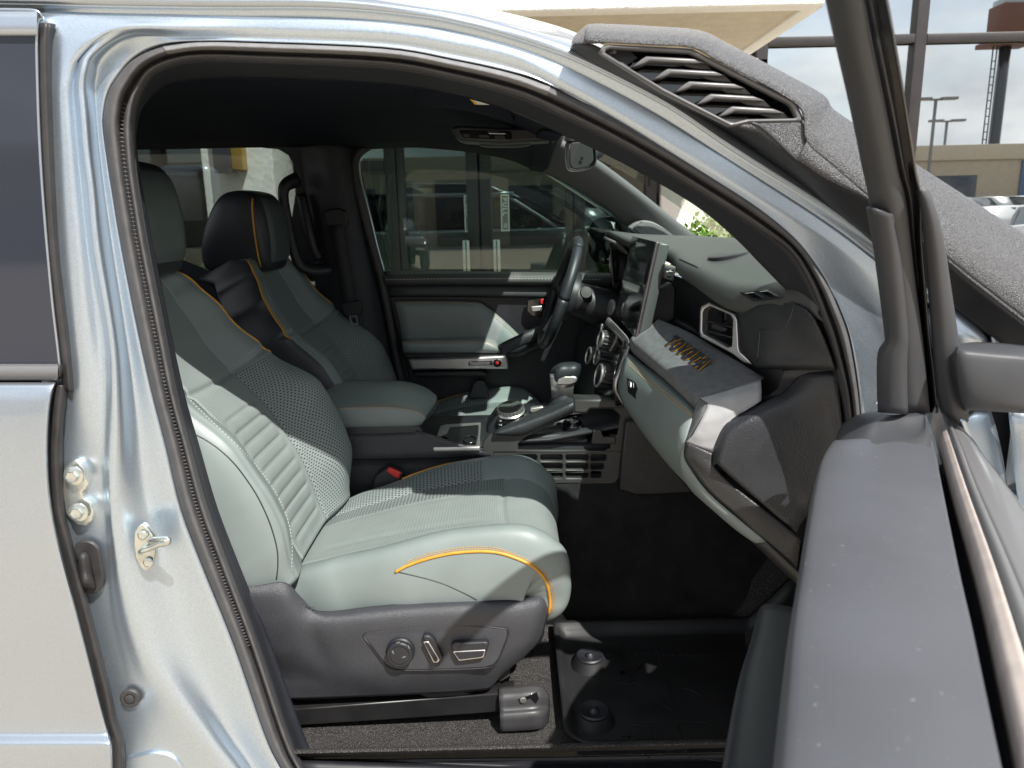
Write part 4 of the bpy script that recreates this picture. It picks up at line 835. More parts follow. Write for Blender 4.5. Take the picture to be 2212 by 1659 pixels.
for i, (sg, tt, sp) in enumerate(((-1, tn, seatN), (1, tn, seatN), (-1, tf, seatF), (1, tf, seatF))):
    cy = .47 if sp is seatN else 1.28
    def row3(fn, pts, name, m, pitch=.0085, ln=.0052, r=.0009):
        ps = spline([Vector((a, b, 0)) for a, b in pts], 14); P3 = [fn(v.x, sg * v.y, cy) for v in ps]
        L = sum((b - a).length for a, b in zip(P3, P3[1:])); n = max(4, int(L / pitch) * 2); rs = resample(P3, n + 1); V, Fc = [], []
        for k in range(0, n, 2):
            a, b = rs[k], rs[k] + (rs[k + 1] - rs[k]).normalized() * ln; t = (b - a).normalized(); d = Vector((.5, -.35, .6)).normalized(); s_ = t.cross(d).normalized() * r; q = len(V)
            V += [a + s_ + d * .0004, a + d * .0014, a - s_ + d * .0004, b + s_ + d * .0004, b + d * .0014, b - s_ + d * .0004]; Fc += [(q, q + 1, q + 4, q + 3), (q + 1, q + 2, q + 5, q + 4)]
        o = mesh(name, V, Fc, m, sp); o['kind'] = 'stuff'
    if not (sp is seatN and sg < 0): row3(back_pt, [(.06, .655), (.2, .655), (.4, .655), (.57, .655)], 'bolster_stitching', M_THRW)
    if sp is seatN and sg < 0: stitches('bolster_stitching', tn, [(393, 846), (430, 884), (476, 928), (515, 965), (551, 1003), (580, 1040), (603, 1078), (620, 1118), (629, 1160), (631, 1200), (629, 1235)], M_THRW, seatN)
    row3(back_pt, [(.62, .69), (.75, .69), (.95, .69)], 'upper_stitching', M_THRG)
    if not (sp is seatN and sg < 0): row3(cush_pt, [(.20, .715), (.25, .742), (.32, .762), (.40, .777), (.48, .782), (.56, .787), (.62, .797), (.68, .807), (.74, .827)], 'cushion_stitching', M_THRG, .006, .004)

# ================================================================== floor mat
MT = thing('floor_mat', 'black rubber floor mat with raised rim and embossed lettering in the footwell', 'floor mat', (.3, .3, FZ))
mz = FZ + .016
mo_ = [PZ(1212, 1630, mz + .02), PZ(1206, 1560, mz + .02), PZ(1200, 1480, mz + .02), PZ(1208, 1420, mz + .02), PZ(1224, 1340, mz + .03)]
x0, x1, y0, y1 = .095, .74, .128, .585
def matz(x, y):
    e = min(x - x0, x1 - x, y - y0, y1 - y); rim = .026 * sm(.030, .006, e)
    return mz + rim + max(0, x - .62) * 1.1 + .012 * sm(.50, .585, y)
nx, ny = 56, 48; rows = []
for i in range(nx + 1):
    row = []
    for j in range(ny + 1):
        x = x0 + (x1 - x0) * i / nx; y = y0 + (y1 - y0) * j / ny
        # rounded near-rear corner
        rc = .06
        if x < x0 + rc and y < y0 + rc:
            dx, dy = (x0 + rc - x) / rc, (y0 + rc - y) / rc; m_ = max(dx, dy); L = math.hypot(dx, dy)
            if L > 0: x, y = x0 + rc - dx / L * m_ * rc, y0 + rc - dy / L * m_ * rc
            z = mz + .026 * sm(.030, .006, rc * (1 - m_))
        else: z = matz(x, y)
        row.append(Vector((x, y, z)))
    rows.append(row)
mb = gridmesh('mat_body', rows, M_MAT, MT, thick=.004)
def matp(x, y, d=0.): return Vector((x, y, matz(x, y) + .002 + d))
for cx_, cy_ in ((.178, .44), (.165, .232)):
    k_ = lathe('retainer_boss', [(.047, 0), (.040, .014), (.036, .022), (.034, .022)], matp(cx_, cy_), (0, 0, 1), M_MAT, MT, seg=36)
    lathe('retainer_knob', [(.034, .020), (.034, .026), (.031, .029), (.020, .026), (.012, .024), (.010, .030), (.006, .034), (.003, .033)], matp(cx_, cy_), (.0, 0, 1), M_PLA, k_, seg=36)
letters('TRAILHUNTER', PZ(1345, 1605, mz + .003), PZ(1530, 1613, mz + .003) - PZ(1345, 1605, mz + .003), Vector((.02, 1, 0)), .034, M_MAT, MT, depth=.003, bold=.0012, width=.80)
letters('TACOMA', PZ(1316, 1395, mz + .003), Vector((.08, -1, 0)), Vector((1, .08, 0)), .036, M_MAT, MT, depth=.003, bold=.001, width=.88)
hexr = [PZ(1583, 1612, mz + .003) + Vector((math.cos(a) * .026, math.sin(a) * .032, 0)) for a in [math.pi / 8 + math.pi / 4 * i for i in range(8)]]
tube('emblem_ring', hexr + hexr[:1], .0022, M_MAT, MT, k=1)
def contour(px, dash=False):
    pts = spline([PZ(a, b, mz + .004) for a, b in px], 6)
    if not dash: tube('contour_line', pts, .0013, M_MAT, MT, k=1, seg=5)
    else:
        n = int(sum((b - a).length for a, b in zip(pts, pts[1:])) / .011); V, Fc = [], []
        for p in resample(pts, max(2, n)):
            k = len(V); h = .0016
            V += [p + Vector((sx * h, sy * h, sz)) for sz in (-.003, .0012) for sx, sy in ((-1, -1), (1, -1), (1, 1), (-1, 1))]
            Fc += [(k + 4, k + 5, k + 6, k + 7)] + [(k + a, k + (a + 1) % 4, k + 4 + (a + 1) % 4, k + 4 + a) for a in range(4)]
        o = mesh('dotted_line', V, Fc, M_MAT, MT); o['kind'] = 'stuff'
for px in ([(1336, 1470), (1350, 1460), (1362, 1462), (1400, 1500), (1450, 1535)], [(1450, 1500), (1480, 1488), (1510, 1500), (1540, 1530), (1600, 1575)], [(1360, 1565), (1380, 1568), (1410, 1570)], [(1460, 1560), (1500, 1560), (1530, 1564)], [(1370, 1605), (1390, 1625), (1405, 1640)], [(1400, 1610), (1440, 1620), (1470, 1618), (1510, 1635), (1560, 1645)], [(1330, 1480), (1370, 1475), (1392, 1480)], [(1320, 1465), (1355, 1462), (1385, 1440)], [(1336, 1400), (1356, 1408), (1375, 1415)], [(1440, 1385), (1480, 1378), (1530, 1372)]): contour(px)
for px in ([(1305, 1405), (1360, 1410), (1440, 1414), (1540, 1412), (1640, 1408)], [(1408, 1370), (1420, 1410), (1440, 1480), (1462, 1560), (1480, 1610), (1490, 1635)], [(1600, 1335), (1620, 1370), (1640, 1400)]): contour(px, True)

# ================================================================== centre console
CN = sub('center_console', T)
# side wall, armrest, front frame
CY = .745
loft('console_side', [PL([(700, 1120, CY + .02), (900, 1100, CY + .02), (1120, 1085, CY + .02)]), PL([(700, 1060, CY), (900, 1050, CY), (1120, 1040, CY)]), PL([(700, 994, CY), (900, 991, CY), (1060, 984, CY)]), PL([(700, 990, CY - .008), (900, 987, CY - .008), (1060, 981, CY - .008)]), PL([(700, 940, CY), (880, 934, CY), (900, 928, CY)])], M_GRAIN, CN, k=4, cross=4, thick=.006, crosssmooth=False)
pplate('console_flank', [(700, 925), (905, 920), (918, 950), (930, 970), (1044, 968), (1046, 984), (700, 994)], CY - .002, M_GRAIN, CN, depth=.02, bevel=.004)
top_z = P(990, 967, CY).z
gridmesh('console_top', [[Vector((x, y, z)) for y in (CY, .90, 1.04, 1.06)] for x, z in ((-.50, top_z), (-.22, top_z), (-.07, top_z), (-.05, top_z + .012), (.10, top_z + .015), (.30, top_z + .05), (.34, top_z + .10))], M_PLA, CN, thick=.01)
box('console_core', (-.05, .90, .80), (.85, .27, .26), M_PLA, CN, bev=.02)
ar = loft('console_armrest', [PL([(705, 842, 1.06), (740, 824, 1.06), (800, 823, 1.06), (873, 825, 1.06), (918, 838, 1.06), (942, 855, 1.05)]), PL([(690, 856, .90), (740, 838, .90), (800, 836, .90), (873, 839, .90), (924, 855, .90), (942, 870, .90)]), PL([(680, 882, .765), (740, 876, .765), (800, 874, .765), (856, 875, .765), (900, 883, .765), (922, 898, .77)]), PL([(680, 890, .738), (740, 884, .738), (800, 882, .738), (856, 883, .738), (898, 890, .738), (920, 903, .742)]), PL([(690, 918, .738), (750, 918, .738), (800, 917, .738), (856, 916, .738), (892, 916, .738), (912, 914, .745)]), PL([(690, 925, .765), (750, 925, .765), (800, 924, .765), (856, 923, .765), (892, 922, .765), (904, 921, .77)])], M_LEA, CN, k=5, cross=5, thick=.004)
tar = bvh(ar)
for d in (0, 6): stitches('armrest_seam', tar, [(738, 877 + d), (800, 875 + d), (856, 876 + d), (896, 883 + d), (917, 896 + d)], M_THRG, CN, pitch=.006, ln=.0042, r=.0011, lift=.0008)
pplate('armrest_latch', [(912, 902), (938, 884), (942, 888), (922, 912)], .80, M_PLA, CN, depth=.10, bevel=.003)
# cup holders: satin frame with two wells
cz = top_z + .006
def cpz(x, y): return PZ(x, y, cz)
cf = [cpz(934, 966), cpz(950, 920), cpz(962, 916), cpz(1040, 912), cpz(1037, 965)]
ci = [cpz(945, 962), cpz(948, 945), cpz(965, 938), cpz(972, 924), cpz(1033, 919), cpz(1032, 936), cpz(1028, 962)]
plate('cup_holder_frame', rnd(cf, .006), M_SATIN, CN, [rnd(ci, .006)], depth=.014, bevel=.003, ax=Vector((1, 0, 0)), ay=Vector((0, 1, 0)))
plate('cup_holder_well', [v + Vector((0, 0, .002)) for v in rnd(ci, .004)], M_GLOSS, CN, depth=.004, bevel=.0005, ax=Vector((1, 0, 0)), ay=Vector((0, 1, 0)))
tube('cup_holder_ring', [cpz(945 + 20 * math.cos(a) * .9 + 10, 956 + 9 * math.sin(a)) + Vector((0, 0, .004)) for a in [math.pi * 2 * i / 16 for i in range(17)]], .003, M_GLOSS, CN, k=1)
tube('cup_holder_ring', [cpz(1015 + 14 * math.cos(a), 952 + 8 * math.sin(a)) + Vector((0, 0, .004)) for a in [math.pi * 2 * i / 16 for i in range(17)]], .003, M_GLOSS, CN, k=1)
# drive-mode knob on its housing and the switch bank beside it
kc = P(1105, 893, .90)
pplate('knob_housing', [(1052, 925), (1072, 898), (1155, 893), (1190, 888), (1200, 915), (1180, 945), (1050, 962)], .86, M_PLA, CN, depth=.12, bevel=.008, r=.01)
dk = lathe('drive_mode_knob', [(.047, -.012), (.047, .0), (.041, .004), (.041, .010), (.0385, .012), (.0385, .026), (.036, .030), (.031, .032), (.0, .033)], kc + Vector((0, -.02, 0)), (-.12, -.28, 1), M_GLOSS, CN, seg=48, ribs=(24, .0025, 4, 5))
lathe('knob_ring', [(.0405, .0105), (.0415, .013), (.0395, .0165), (.039, .027), (.0375, .029)], kc + Vector((0, -.02, 0)), (-.12, -.28, 1), M_SATIN, dk, seg=48, ribs=(24, .0028, 2, 3))
pplate('knob_lever', [(1146, 882), (1172, 878), (1178, 886), (1160, 892), (1146, 892)], .86, M_SATIN, dk, depth=.02, bevel=.003, r=.003)
for i in range(3): pplate('mode_button', [(1074 + i * 1, 905 + i * 9), (1096 - i * 0, 903 + i * 9), (1095, 911 + i * 9), (1072 + i, 913 + i * 9)], .845, M_GLOSS, CN, depth=.02, bevel=.0015, r=.002)
for i in range(3): letters('=o' if i else '-o', P(1078, 910.5 + i * 9, .8445), Vector((1, 0, 0)), Vector((0, 0, 1)), .008, M_PRINT, CN, depth=.0006, name='button_symbol')
# shifter
sf = P(1215, 840, .93)
loft('shift_lever', [[P(x, y, .93) for x, y in ((1192, 858), (1236, 858))] , [P(x, y, .90) for x, y in ((1190, 834), (1238, 834))], [P(x, y, .905) for x, y in ((1188, 808), (1242, 808))]], M_SATIN, CN, k=2, cross=3, thick=.03)
kn = loft('shift_knob', [PL([(1190, 832, .93), (1200, 833, .90), (1222, 833, .895), (1240, 828, .90), (1250, 822, .94)]), PL([(1188, 818, .93), (1200, 820, .885), (1222, 818, .88), (1246, 810, .885), (1254, 806, .94)]), PL([(1190, 802, .94), (1202, 798, .885), (1224, 796, .88), (1248, 794, .885), (1255, 793, .95)]), PL([(1198, 792, .96), (1208, 788, .91), (1226, 786, .905), (1244, 786, .91), (1252, 787, .96)]), PL([(1202, 790, 1.0), (1212, 785, .99), (1226, 783, .98), (1240, 783, .99), (1248, 786, 1.0)])], M_LEAD, CN, k=4, cross=4, thick=.004)
pplate('shift_release', [(1202, 832), (1206, 818), (1216, 812), (1240, 812), (1248, 816), (1246, 826), (1236, 831), (1222, 833)], .876, M_SATIN, kn, depth=.014, bevel=.004, r=.006)
lathe('shift_boot', [(.075, 0), (.066, .02), (.050, .035), (.038, .06), (.030, .085)], P(1212, 888, .93) + Vector((0, 0, -.03)), (.1, 0, 1), M_LEAD, CN, seg=24)
# slanting grab rail and the slotted side frame in front of it
FRY = .738
fr_out = [(1043, 984), (1043, 958), (1052, 946), (1067, 936), (1128, 937), (1190, 912), (1236, 889), (1241, 864), (1356, 866), (1372, 905), (1366, 930), (1358, 975), (1349, 1010), (1332, 1042), (1312, 1050), (1172, 1050), (1043, 1040)]
hole_t = [(1118, 974), (1120, 958), (1132, 948), (1190, 918), (1224, 900), (1268, 894), (1276, 884), (1324, 884), (1340, 898), (1334, 940), (1318, 940), (1318, 968), (1306, 974)]
slots = []
for r_, (ya, yb) in enumerate(((910, 970), (995, 1055), (1078, 1138))):
    for xa, xb in ((882, 1098), (1135, 1350), (1385, 1605), (1635, (1782, 1755, 1730)[r_])):
        if r_ == 2 and xa == 882: xa = 905
        c = 12; slots.append([(918 + a * .2197, 783 + b * .2197) for a, b in ((xa + c, ya), (xb - c, ya), (xb, ya + c), (xb, yb - c), (xb - c, yb), (xa + c, yb), (xa, yb - c), (xa, ya + c))])
frm = pplate('side_frame', fr_out, FRY, M_PLA, CN, holes=[hole_t] + slots, depth=.022, bevel=.0035)
frm.data.materials.clear(); frm.data.materials.append(mat('frame_plastic', (.034, .0335, .0335), .5, bump=('noise', 700, .2, .0006), var=(20, .12)))
pplate('storage_back', [(1044, 975), (1352, 975), (1330, 1046), (1060, 1046)], FRY + .045, M_GLOSS, CN, depth=.01, bevel=.001)
M_FR = frm.data.materials[0]
tube('frame_groove', [P(x, y, FRY - .0005) for x, y in ((1066, 1010), (1066, 976), (1336, 975), (1352, 980), (1348, 1000), (1333, 1034), (1322, 1042), (1200, 1044))], .0012, M_SCREEN, CN, k=1)
rail = loft('grab_rail', [PL([(1069, 932, .79), (1120, 906, .79), (1180, 880, .79), (1225, 862, .79), (1240, 860, .79)]), PL([(1067, 933, .745), (1120, 911, .745), (1180, 886, .745), (1225, 867, .745), (1240, 865, .745)]), PL([(1068, 936, .722), (1120, 920, .720), (1180, 898, .720), (1225, 878, .720), (1239, 872, .722)]), PL([(1072, 938, .724), (1128, 936, .722), (1185, 911, .722), (1225, 892, .722), (1238, 886, .724)]), PL([(1074, 938, .745), (1128, 939, .745), (1185, 914, .745), (1225, 895, .745), (1238, 889, .745)])], M_GRAIN, CN, k=4, cross=4, thick=.004)
pplate('frame_arm', [(1241, 862), (1352, 864), (1362, 880), (1330, 884), (1276, 884), (1266, 894), (1238, 892)], .735, M_FR, CN, depth=.06, bevel=.006)
pplate('bag_hook', [(1278, 958), (1282, 930), (1298, 928), (1304, 944), (1330, 943), (1330, 958), (1318, 960), (1282, 960)], .725, M_FR, CN, depth=.012, bevel=.003, r=.003)
loft('storage_tray', [PL([(1122, 958, .76), (1200, 956, .76), (1270, 956, .76)]), PL([(1130, 940, .77), (1200, 936, .77), (1262, 934, .77)]), PL([(1140, 930, .86), (1200, 926, .86), (1250, 920, .86)])], M_PLA, CN, k=2, cross=3, thick=.006)
lathe('shift_boot_cover', [(.03, 0), (.028, .018), (.018, .028), (.0, .03)], P(1236, 925, .80), (0, -.3, 1), M_GLOSS, CN, seg=16)
# tunnel side panel under the glovebox
pplate('tunnel_side_panel', [(1352, 912), (1372, 908), (1500, 1066), (1376, 1071), (1360, 1066), (1336, 1059)], .715, M_GRAINW, CN, depth=.03, bevel=.006)
pplate('tunnel_base', [(1040, 1046), (1340, 1046), (1338, 1060), (1180, 1094), (1040, 1110)], .748, M_GRAINW, CN, depth=.03, bevel=.005)

# ================================================================== dashboard
DB = sub('dashboard', T)
# top pad: hump towards the windshield, lip towards the seats
stn = [(.10, .545, 1.372), (.16, .515, 1.379), (.25, .490, 1.370), (.33, .455, 1.362), (.42, .440, 1.372), (.52, .425, 1.392), (.64, .415, 1.408), (.80, .43, 1.425), (.95, .42, 1.435), (1.06, .37, 1.455), (1.16, .335, 1.475), (1.28, .330, 1.482), (1.40, .335, 1.476), (1.50, .36, 1.455)]
rows = []
for dx, f in ((0, 0), (.012, .25), (.05, .45), (.12, .8)):
    rows.append([Vector((x + dx, y, z + .008 * sm(0, .012, dx) + (1.455 - z) * f * .9)) for y, x, z in stn])
rows.append([Vector((.62, y, 1.455 + .012 * math.sin((y - .1) / 1.4 * math.pi))) for y, x, z in stn])
rows.append([Vector((.72, y, 1.45)) for y, x, z in stn]); rows.append([Vector((.88, y, 1.40)) for y, x, z in stn])
low = [[Vector((x + .004, y, z - .012)) for y, x, z in stn], [Vector((x + .02, y, z - .022)) for y, x, z in stn], [Vector((x + .09, y, z - .03)) for y, x, z in stn]]
allr = low[::-1] + rows
cols = [spline([r[j] for r in allr], 4) for j in range(len(stn))]; rr = [[c[i] for c in cols] for i in range(len(cols[0]))]; rr = [spline(r, 3) for r in rr]
dt = gridmesh('dash_top', rr, M_DASH, DB, thick=.004)
tdt = bvh(dt)
# recessed storage mat outline and defroster/speaker grilles on the pad
0 and seam('pad_crease', tdt, [(1400, 552), (1450, 562), (1500, 575), (1472, 594), (1462, 600)], .0022, M_DASH, DB, lift=.0005)
seam('pad_crease', tdt, [(1470, 560), (1510, 578)], .003, M_DASH, DB, lift=.0005)
c0 = on(tdt, 1578, 549, .0)
if c0 is not None:
    sg_ = lathe('dash_speaker', [(.052, -.010), (.052, .001), (.048, .003), (.0, .004)], c0, (-.16, 0, 1), M_GRAIN, DB, seg=32)
def quad_on(name, tr, px, m, parent, lift, depth=.006, bevel=.001, r=.004, holes=()):
    p = [on(tr, *q) for q in px]
    if any(v is None for v in p): return None
    n = (p[1] - p[0]).cross(p[-1] - p[0]).normalized(); 
    if n.dot(CAM - p[0]) < 0: n = -n
    ax = (p[1] - p[0]).normalized(); ay = n.cross(ax)
    pt = p[0] + n * lift
    fl = lambda q: PP(q[0], q[1], pt, n)
    return plate(name, rnd([fl(q) for q in px], r), m, parent, [rnd([fl(q) for q in h], r * .5) for h in holes], depth, bevel, ax=ax, ay=ay)
# side vent on the pad: frame with two dark slots
vx = [(1597, 632), (1660, 624), (1692, 643), (1628, 651)]
def drape(name, tr, q, m, parent, lift, n=8, thick=.002):
    rows = []
    for i in range(n + 1):
        row = []
        for j in range(n + 1):
            u, v = j / n, i / n; x = (q[0][0] * (1 - u) + q[1][0] * u) * (1 - v) + (q[3][0] * (1 - u) + q[2][0] * u) * v; y = (q[0][1] * (1 - u) + q[1][1] * u) * (1 - v) + (q[3][1] * (1 - u) + q[2][1] * u) * v
            row.append(on(tr, x, y, lift))
        rows.append(row)
    if any(v is None for r in rows for v in r): return None
    return gridmesh(name, rows, m, parent, thick=thick)
dvf = drape('side_window_vent', tdt, vx, M_PLA, DB, .004)
drape('vent_slot', tdt, [(1607, 634), (1628, 631), (1652, 645), (1633, 647.5)], M_SCREEN, DB, .0065, thick=.001)
drape('vent_slot', tdt, [(1639, 630), (1658, 627.5), (1681, 641), (1662, 643.5)], M_SCREEN, DB, .0065, thick=.001)
# front face under the pad (dark) behind screen, vent and shelf
gridmesh('dash_fascia', [[Vector((x, y, z)) for y, x, z in ((.22, .56, zz), (.40, .50, zz), (.66, .47, zz), (.9, .46, zz), (1.1, .42, zz), (1.5, .42, zz))] for zz, x in ((1.37, 0), (1.30, 0), (1.22, 0), (1.10, 0), (.98, 0))], M_PLA, DB, thick=.006)
# end pod with the side vent
pod = loft('vent_pod', [PL([(1590, 668, .345), (1640, 660, .25), (1690, 655, .18), (1715, 655, .14), (1740, 668, .11)]), PL([(1596, 684, .330), (1642, 680, .235), (1700, 676, .165), (1738, 680, .120), (1760, 690, .10)]), PL([(1600, 720, .320), (1645, 722, .222), (1712, 724, .155), (1756, 726, .112), (1780, 730, .095)]), PL([(1603, 752, .318), (1642, 765, .222), (1716, 766, .155), (1770, 766, .112), (1795, 768, .095)]), PL([(1626, 786, .310), (1645, 790, .230), (1712, 792, .16), (1775, 794, .115), (1804, 795, .095)]), PL([(1626, 790, .36), (1645, 794, .30), (1712, 797, .24), (1775, 799, .18), (1804, 800, .14)])], M_GRAIN, DB, k=4, cross=5, thick=.004)
tp = bvh(pod)
seam('pod_seam', tp, [(1642, 712), (1638, 760), (1634, 784)], .0011, M_SCREEN, DB, lift=.0002); seam('pod_seam', tp, [(1642, 712), (1690, 710), (1700, 704), (1712, 672), (1715, 660)], .0011, M_SCREEN, DB, lift=.0002)
# vent bezel in satin silver, chamfered outline, facing the seats
pn = Vector((-.80, -.58, .10)).normalized(); pp0 = P(1550, 715, .42)
vp = lambda q: PP(q[0], q[1], pp0, pn)
vax = Vector((.58, -.80, 0)).normalized(); vay = pn.cross(vax) * -1
vo = [(1511, 670), (1514, 662), (1531, 653), (1586, 678), (1592, 690), (1595, 752), (1598, 760), (1626, 788), (1606, 784), (1580, 764), (1513, 728), (1510, 718)]
vi = [(1517, 676), (1520, 668), (1533, 661), (1577, 681), (1582, 690), (1580, 748), (1572, 750), (1519, 722), (1516, 714)]
vb = plate('vent_bezel', [vp(q) for q in vo], M_SATIN, DB, [[vp(q) for q in vi]], depth=.022, bevel=.003, ax=vax, ay=vay if vax.cross(vay).dot(pn) > 0 else -vay, res=2)
vax_, vay_ = vax, (vay if vax.cross(vay).dot(pn) > 0 else -vay)
plate('vent_cavity', [vp(q) - pn * .05 for q in vo[:-5] + vo[-2:]], M_SCREEN, vb, depth=.01, bevel=.001, ax=vax_, ay=vay_)
for y in (694, 716, 736): plate('vent_vane', [vp(q) - pn * .014 for q in ((1518, y - 3), (1582, y + 14), (1582, y + 18), (1518, y + 1))], M_PLA, vb, depth=.02, bevel=.001, ax=vax_, ay=vay_)
plate('vent_tab', [vp(q) - pn * .006 for q in ((1530, 700), (1540, 697), (1562, 706), (1566, 714), (1556, 718), (1532, 710))], M_PLA, vb, depth=.02, bevel=.004, ax=vax_, ay=vay_)
# shelf pad carrying the lettering, and its chamfered pale end
sA, sB = [(1364, 731, .68), (1405, 765, .55), (1455, 805, .40), (1513, 862, .255)], [(1419, 694, .68), (1480, 722, .55), (1558, 768, .40), (1643, 821, .24)]
pad = loft('shelf_pad', [PL([(1419, 690, .72), (1484, 717, .59), (1562, 763, .44), (1648, 816, .28)]), PL(sB), [P((a[0] + b[0]) / 2, (a[1] + b[1]) / 2 - 1, (a[2] + b[2]) / 2) for a, b in zip(sA, sB)], PL(sA), PL([(1362, 748, .69), (1402, 782, .565), (1450, 824, .415), (1506, 880, .268)]), PL([(1366, 762, .72), (1406, 796, .60), (1455, 838, .45), (1510, 890, .30)])], M_FELT, DB, k=4, cross=4, thick=.004)
M_FELTP = mat('pale_end_cover', (.33, .335, .345), .8, spec=.2, bump=('noise', 600, .5, .001), var=(40, .1))
endc = loft('shelf_end', [PL([(1513, 861, .254), (1560, 848, .246), (1600, 835, .242), (1644, 821, .238)]), PL([(1530, 872, .225), (1570, 860, .215), (1610, 852, .208), (1645, 846, .205)]), PL([(1516, 905, .212), (1556, 900, .200), (1600, 882, .196), (1644, 866, .195)]), PL([(1496, 940, .214), (1530, 945, .204), (1560, 920, .198), (1585, 902, .196)]), PL([(1482, 955, .225), (1512, 968, .212), (1543, 980, .204), (1548, 975, .202)])], M_FELTP, DB, k=4, cross=4, thick=.004, crosssmooth=False)
loft('shelf_end_side', [PL([(1511, 862, .256), (1496, 900, .256), (1480, 952, .256)]), PL([(1528, 872, .226), (1512, 906, .214), (1482, 955, .226)])], M_FELT, DB, k=4, cross=3, thick=.003)
gridmesh('shelf_well', [[P(x, y, Y) for x, y, Y in ((1440, 690, .72), (1520, 730, .60), (1600, 775, .44), (1700, 815, .28))], [P(x, y, Y) for x, y, Y in ((1440, 680, .75), (1540, 715, .66), (1640, 765, .50), (1720, 812, .30))]], M_PLA, DB, thick=.004)
# raised lettering
tpd = bvh(pad)
o_, e_, u_ = on(tpd, 1432, 744), on(tpd, 1496, 792), on(tpd, 1452, 726)
axl = (e_ - o_).normalized(); ayl = (u_ - o_)
nl = axl.cross(ayl - axl * ayl.dot(axl)).normalized()
Lw = (e_ - o_).length
BL = {'T': ([(0, 1), (1, 1), (1, .72), (.66, .72), (.66, 0), (.34, 0), (.34, .72), (0, .72)], []),
      'O': ([(.18, 0), (.82, 0), (1, .2), (1, .8), (.82, 1), (.18, 1), (0, .8), (0, .2)], [[(.36, .27), (.64, .27), (.70, .36), (.70, .64), (.64, .73), (.36, .73), (.30, .64), (.30, .36)]]),
      'Y': ([(0, 1), (.34, 1), (.5, .68), (.66, 1), (1, 1), (.66, .42), (.66, 0), (.34, 0), (.34, .42)], []),
      'A': ([(.30, 1), (.70, 1), (1, 0), (.68, 0), (.63, .2), (.37, .2), (.32, 0), (0, 0)], [[(.43, .42), (.57, .42), (.5, .74)]])}
ayl_ = (ayl - axl * ayl.dot(axl)).normalized(); cw_ = Lw * 1.20 / 6
for i_, ch in enumerate('TOYOTA'):
    f_ = lambda q: o_ + nl * .0028 + axl * (cw_ * (i_ + .05 + q[0] * .90)) + ayl_ * (q[1] * .039)
    lt_ = plate('letter', [f_(q) for q in BL[ch][0]], M_NAVY, DB, [[f_(q) for q in h] for h in BL[ch][1]], depth=.0028, bevel=.0002, ax=axl, ay=ayl_)
    lt_.data.materials.append(M_GOLD)
    for p_ in lt_.data.polygons: p_.material_index = 0 if p_.normal.dot(nl) > .8 else 1
# green glovebox with its sweeping tail
gb = loft('glovebox', [PL([(1358, 762, .71), (1395, 792, .60), (1440, 826, .47), (1514, 888, .29)]), PL([(1352, 770, .68), (1388, 802, .57), (1434, 842, .43), (1500, 898, .258)]), PL([(1342, 796, .662), (1378, 836, .55), (1424, 878, .41), (1487, 928, .238)]), PL([(1337, 836, .655), (1374, 884, .54), (1420, 930, .40), (1479, 962, .232)]), PL([(1342, 862, .662), (1382, 916, .55), (1436, 980, .40), (1482, 1000, .25)]), PL([(1350, 876, .70), (1388, 932, .60), (1446, 1004, .46), (1494, 1050, .32)]), PL([(1356, 884, .78), (1392, 938, .70), (1450, 1008, .58), (1500, 1060, .44)])], M_LEA, DB, k=4, cross=5, thick=.004)
tail = loft('glovebox_tail', [PL([(1479, 962, .232), (1478, 985, .232), (1490, 1010, .224), (1531, 1064, .200), (1606, 1129, .165), (1654, 1169, .14)]), PL([(1474, 972, .236), (1472, 1000, .240), (1486, 1030, .232), (1526, 1078, .205), (1598, 1140, .170), (1648, 1171, .145)]), PL([(1470, 1000, .27), (1474, 1024, .27), (1494, 1056, .25), (1532, 1092, .22), (1590, 1142, .185), (1634, 1172, .155)]), PL([(1478, 1030, .32), (1486, 1046, .32), (1500, 1064, .30), (1540, 1100, .26), (1590, 1142, .22), (1628, 1170, .19)])], M_LEA, DB, k=4, cross=4, thick=.004)
tg = bvh(gb)
for d in (0, 5): stitches('glovebox_stitching', tg, [(1356 + d, 786 - d), (1400 + d, 826 - d), (1450 + d, 866 - d), (1494 + d * .3, 900 - d)], M_THRG, DB, pitch=.007, ln=.0045, r=.0011, lift=.001)
hz = quad_on('glovebox_handle', tg, [(1354, 815), (1372, 826), (1380, 846), (1378, 866), (1356, 848)], M_GLOSS, DB, .002, depth=.008, bevel=.001, r=.006)
hz2 = quad_on('handle_button', tg, [(1357, 822), (1362, 825), (1362, 838), (1357, 834)], M_SATIN, DB, .007, depth=.004, bevel=.001, r=.003)
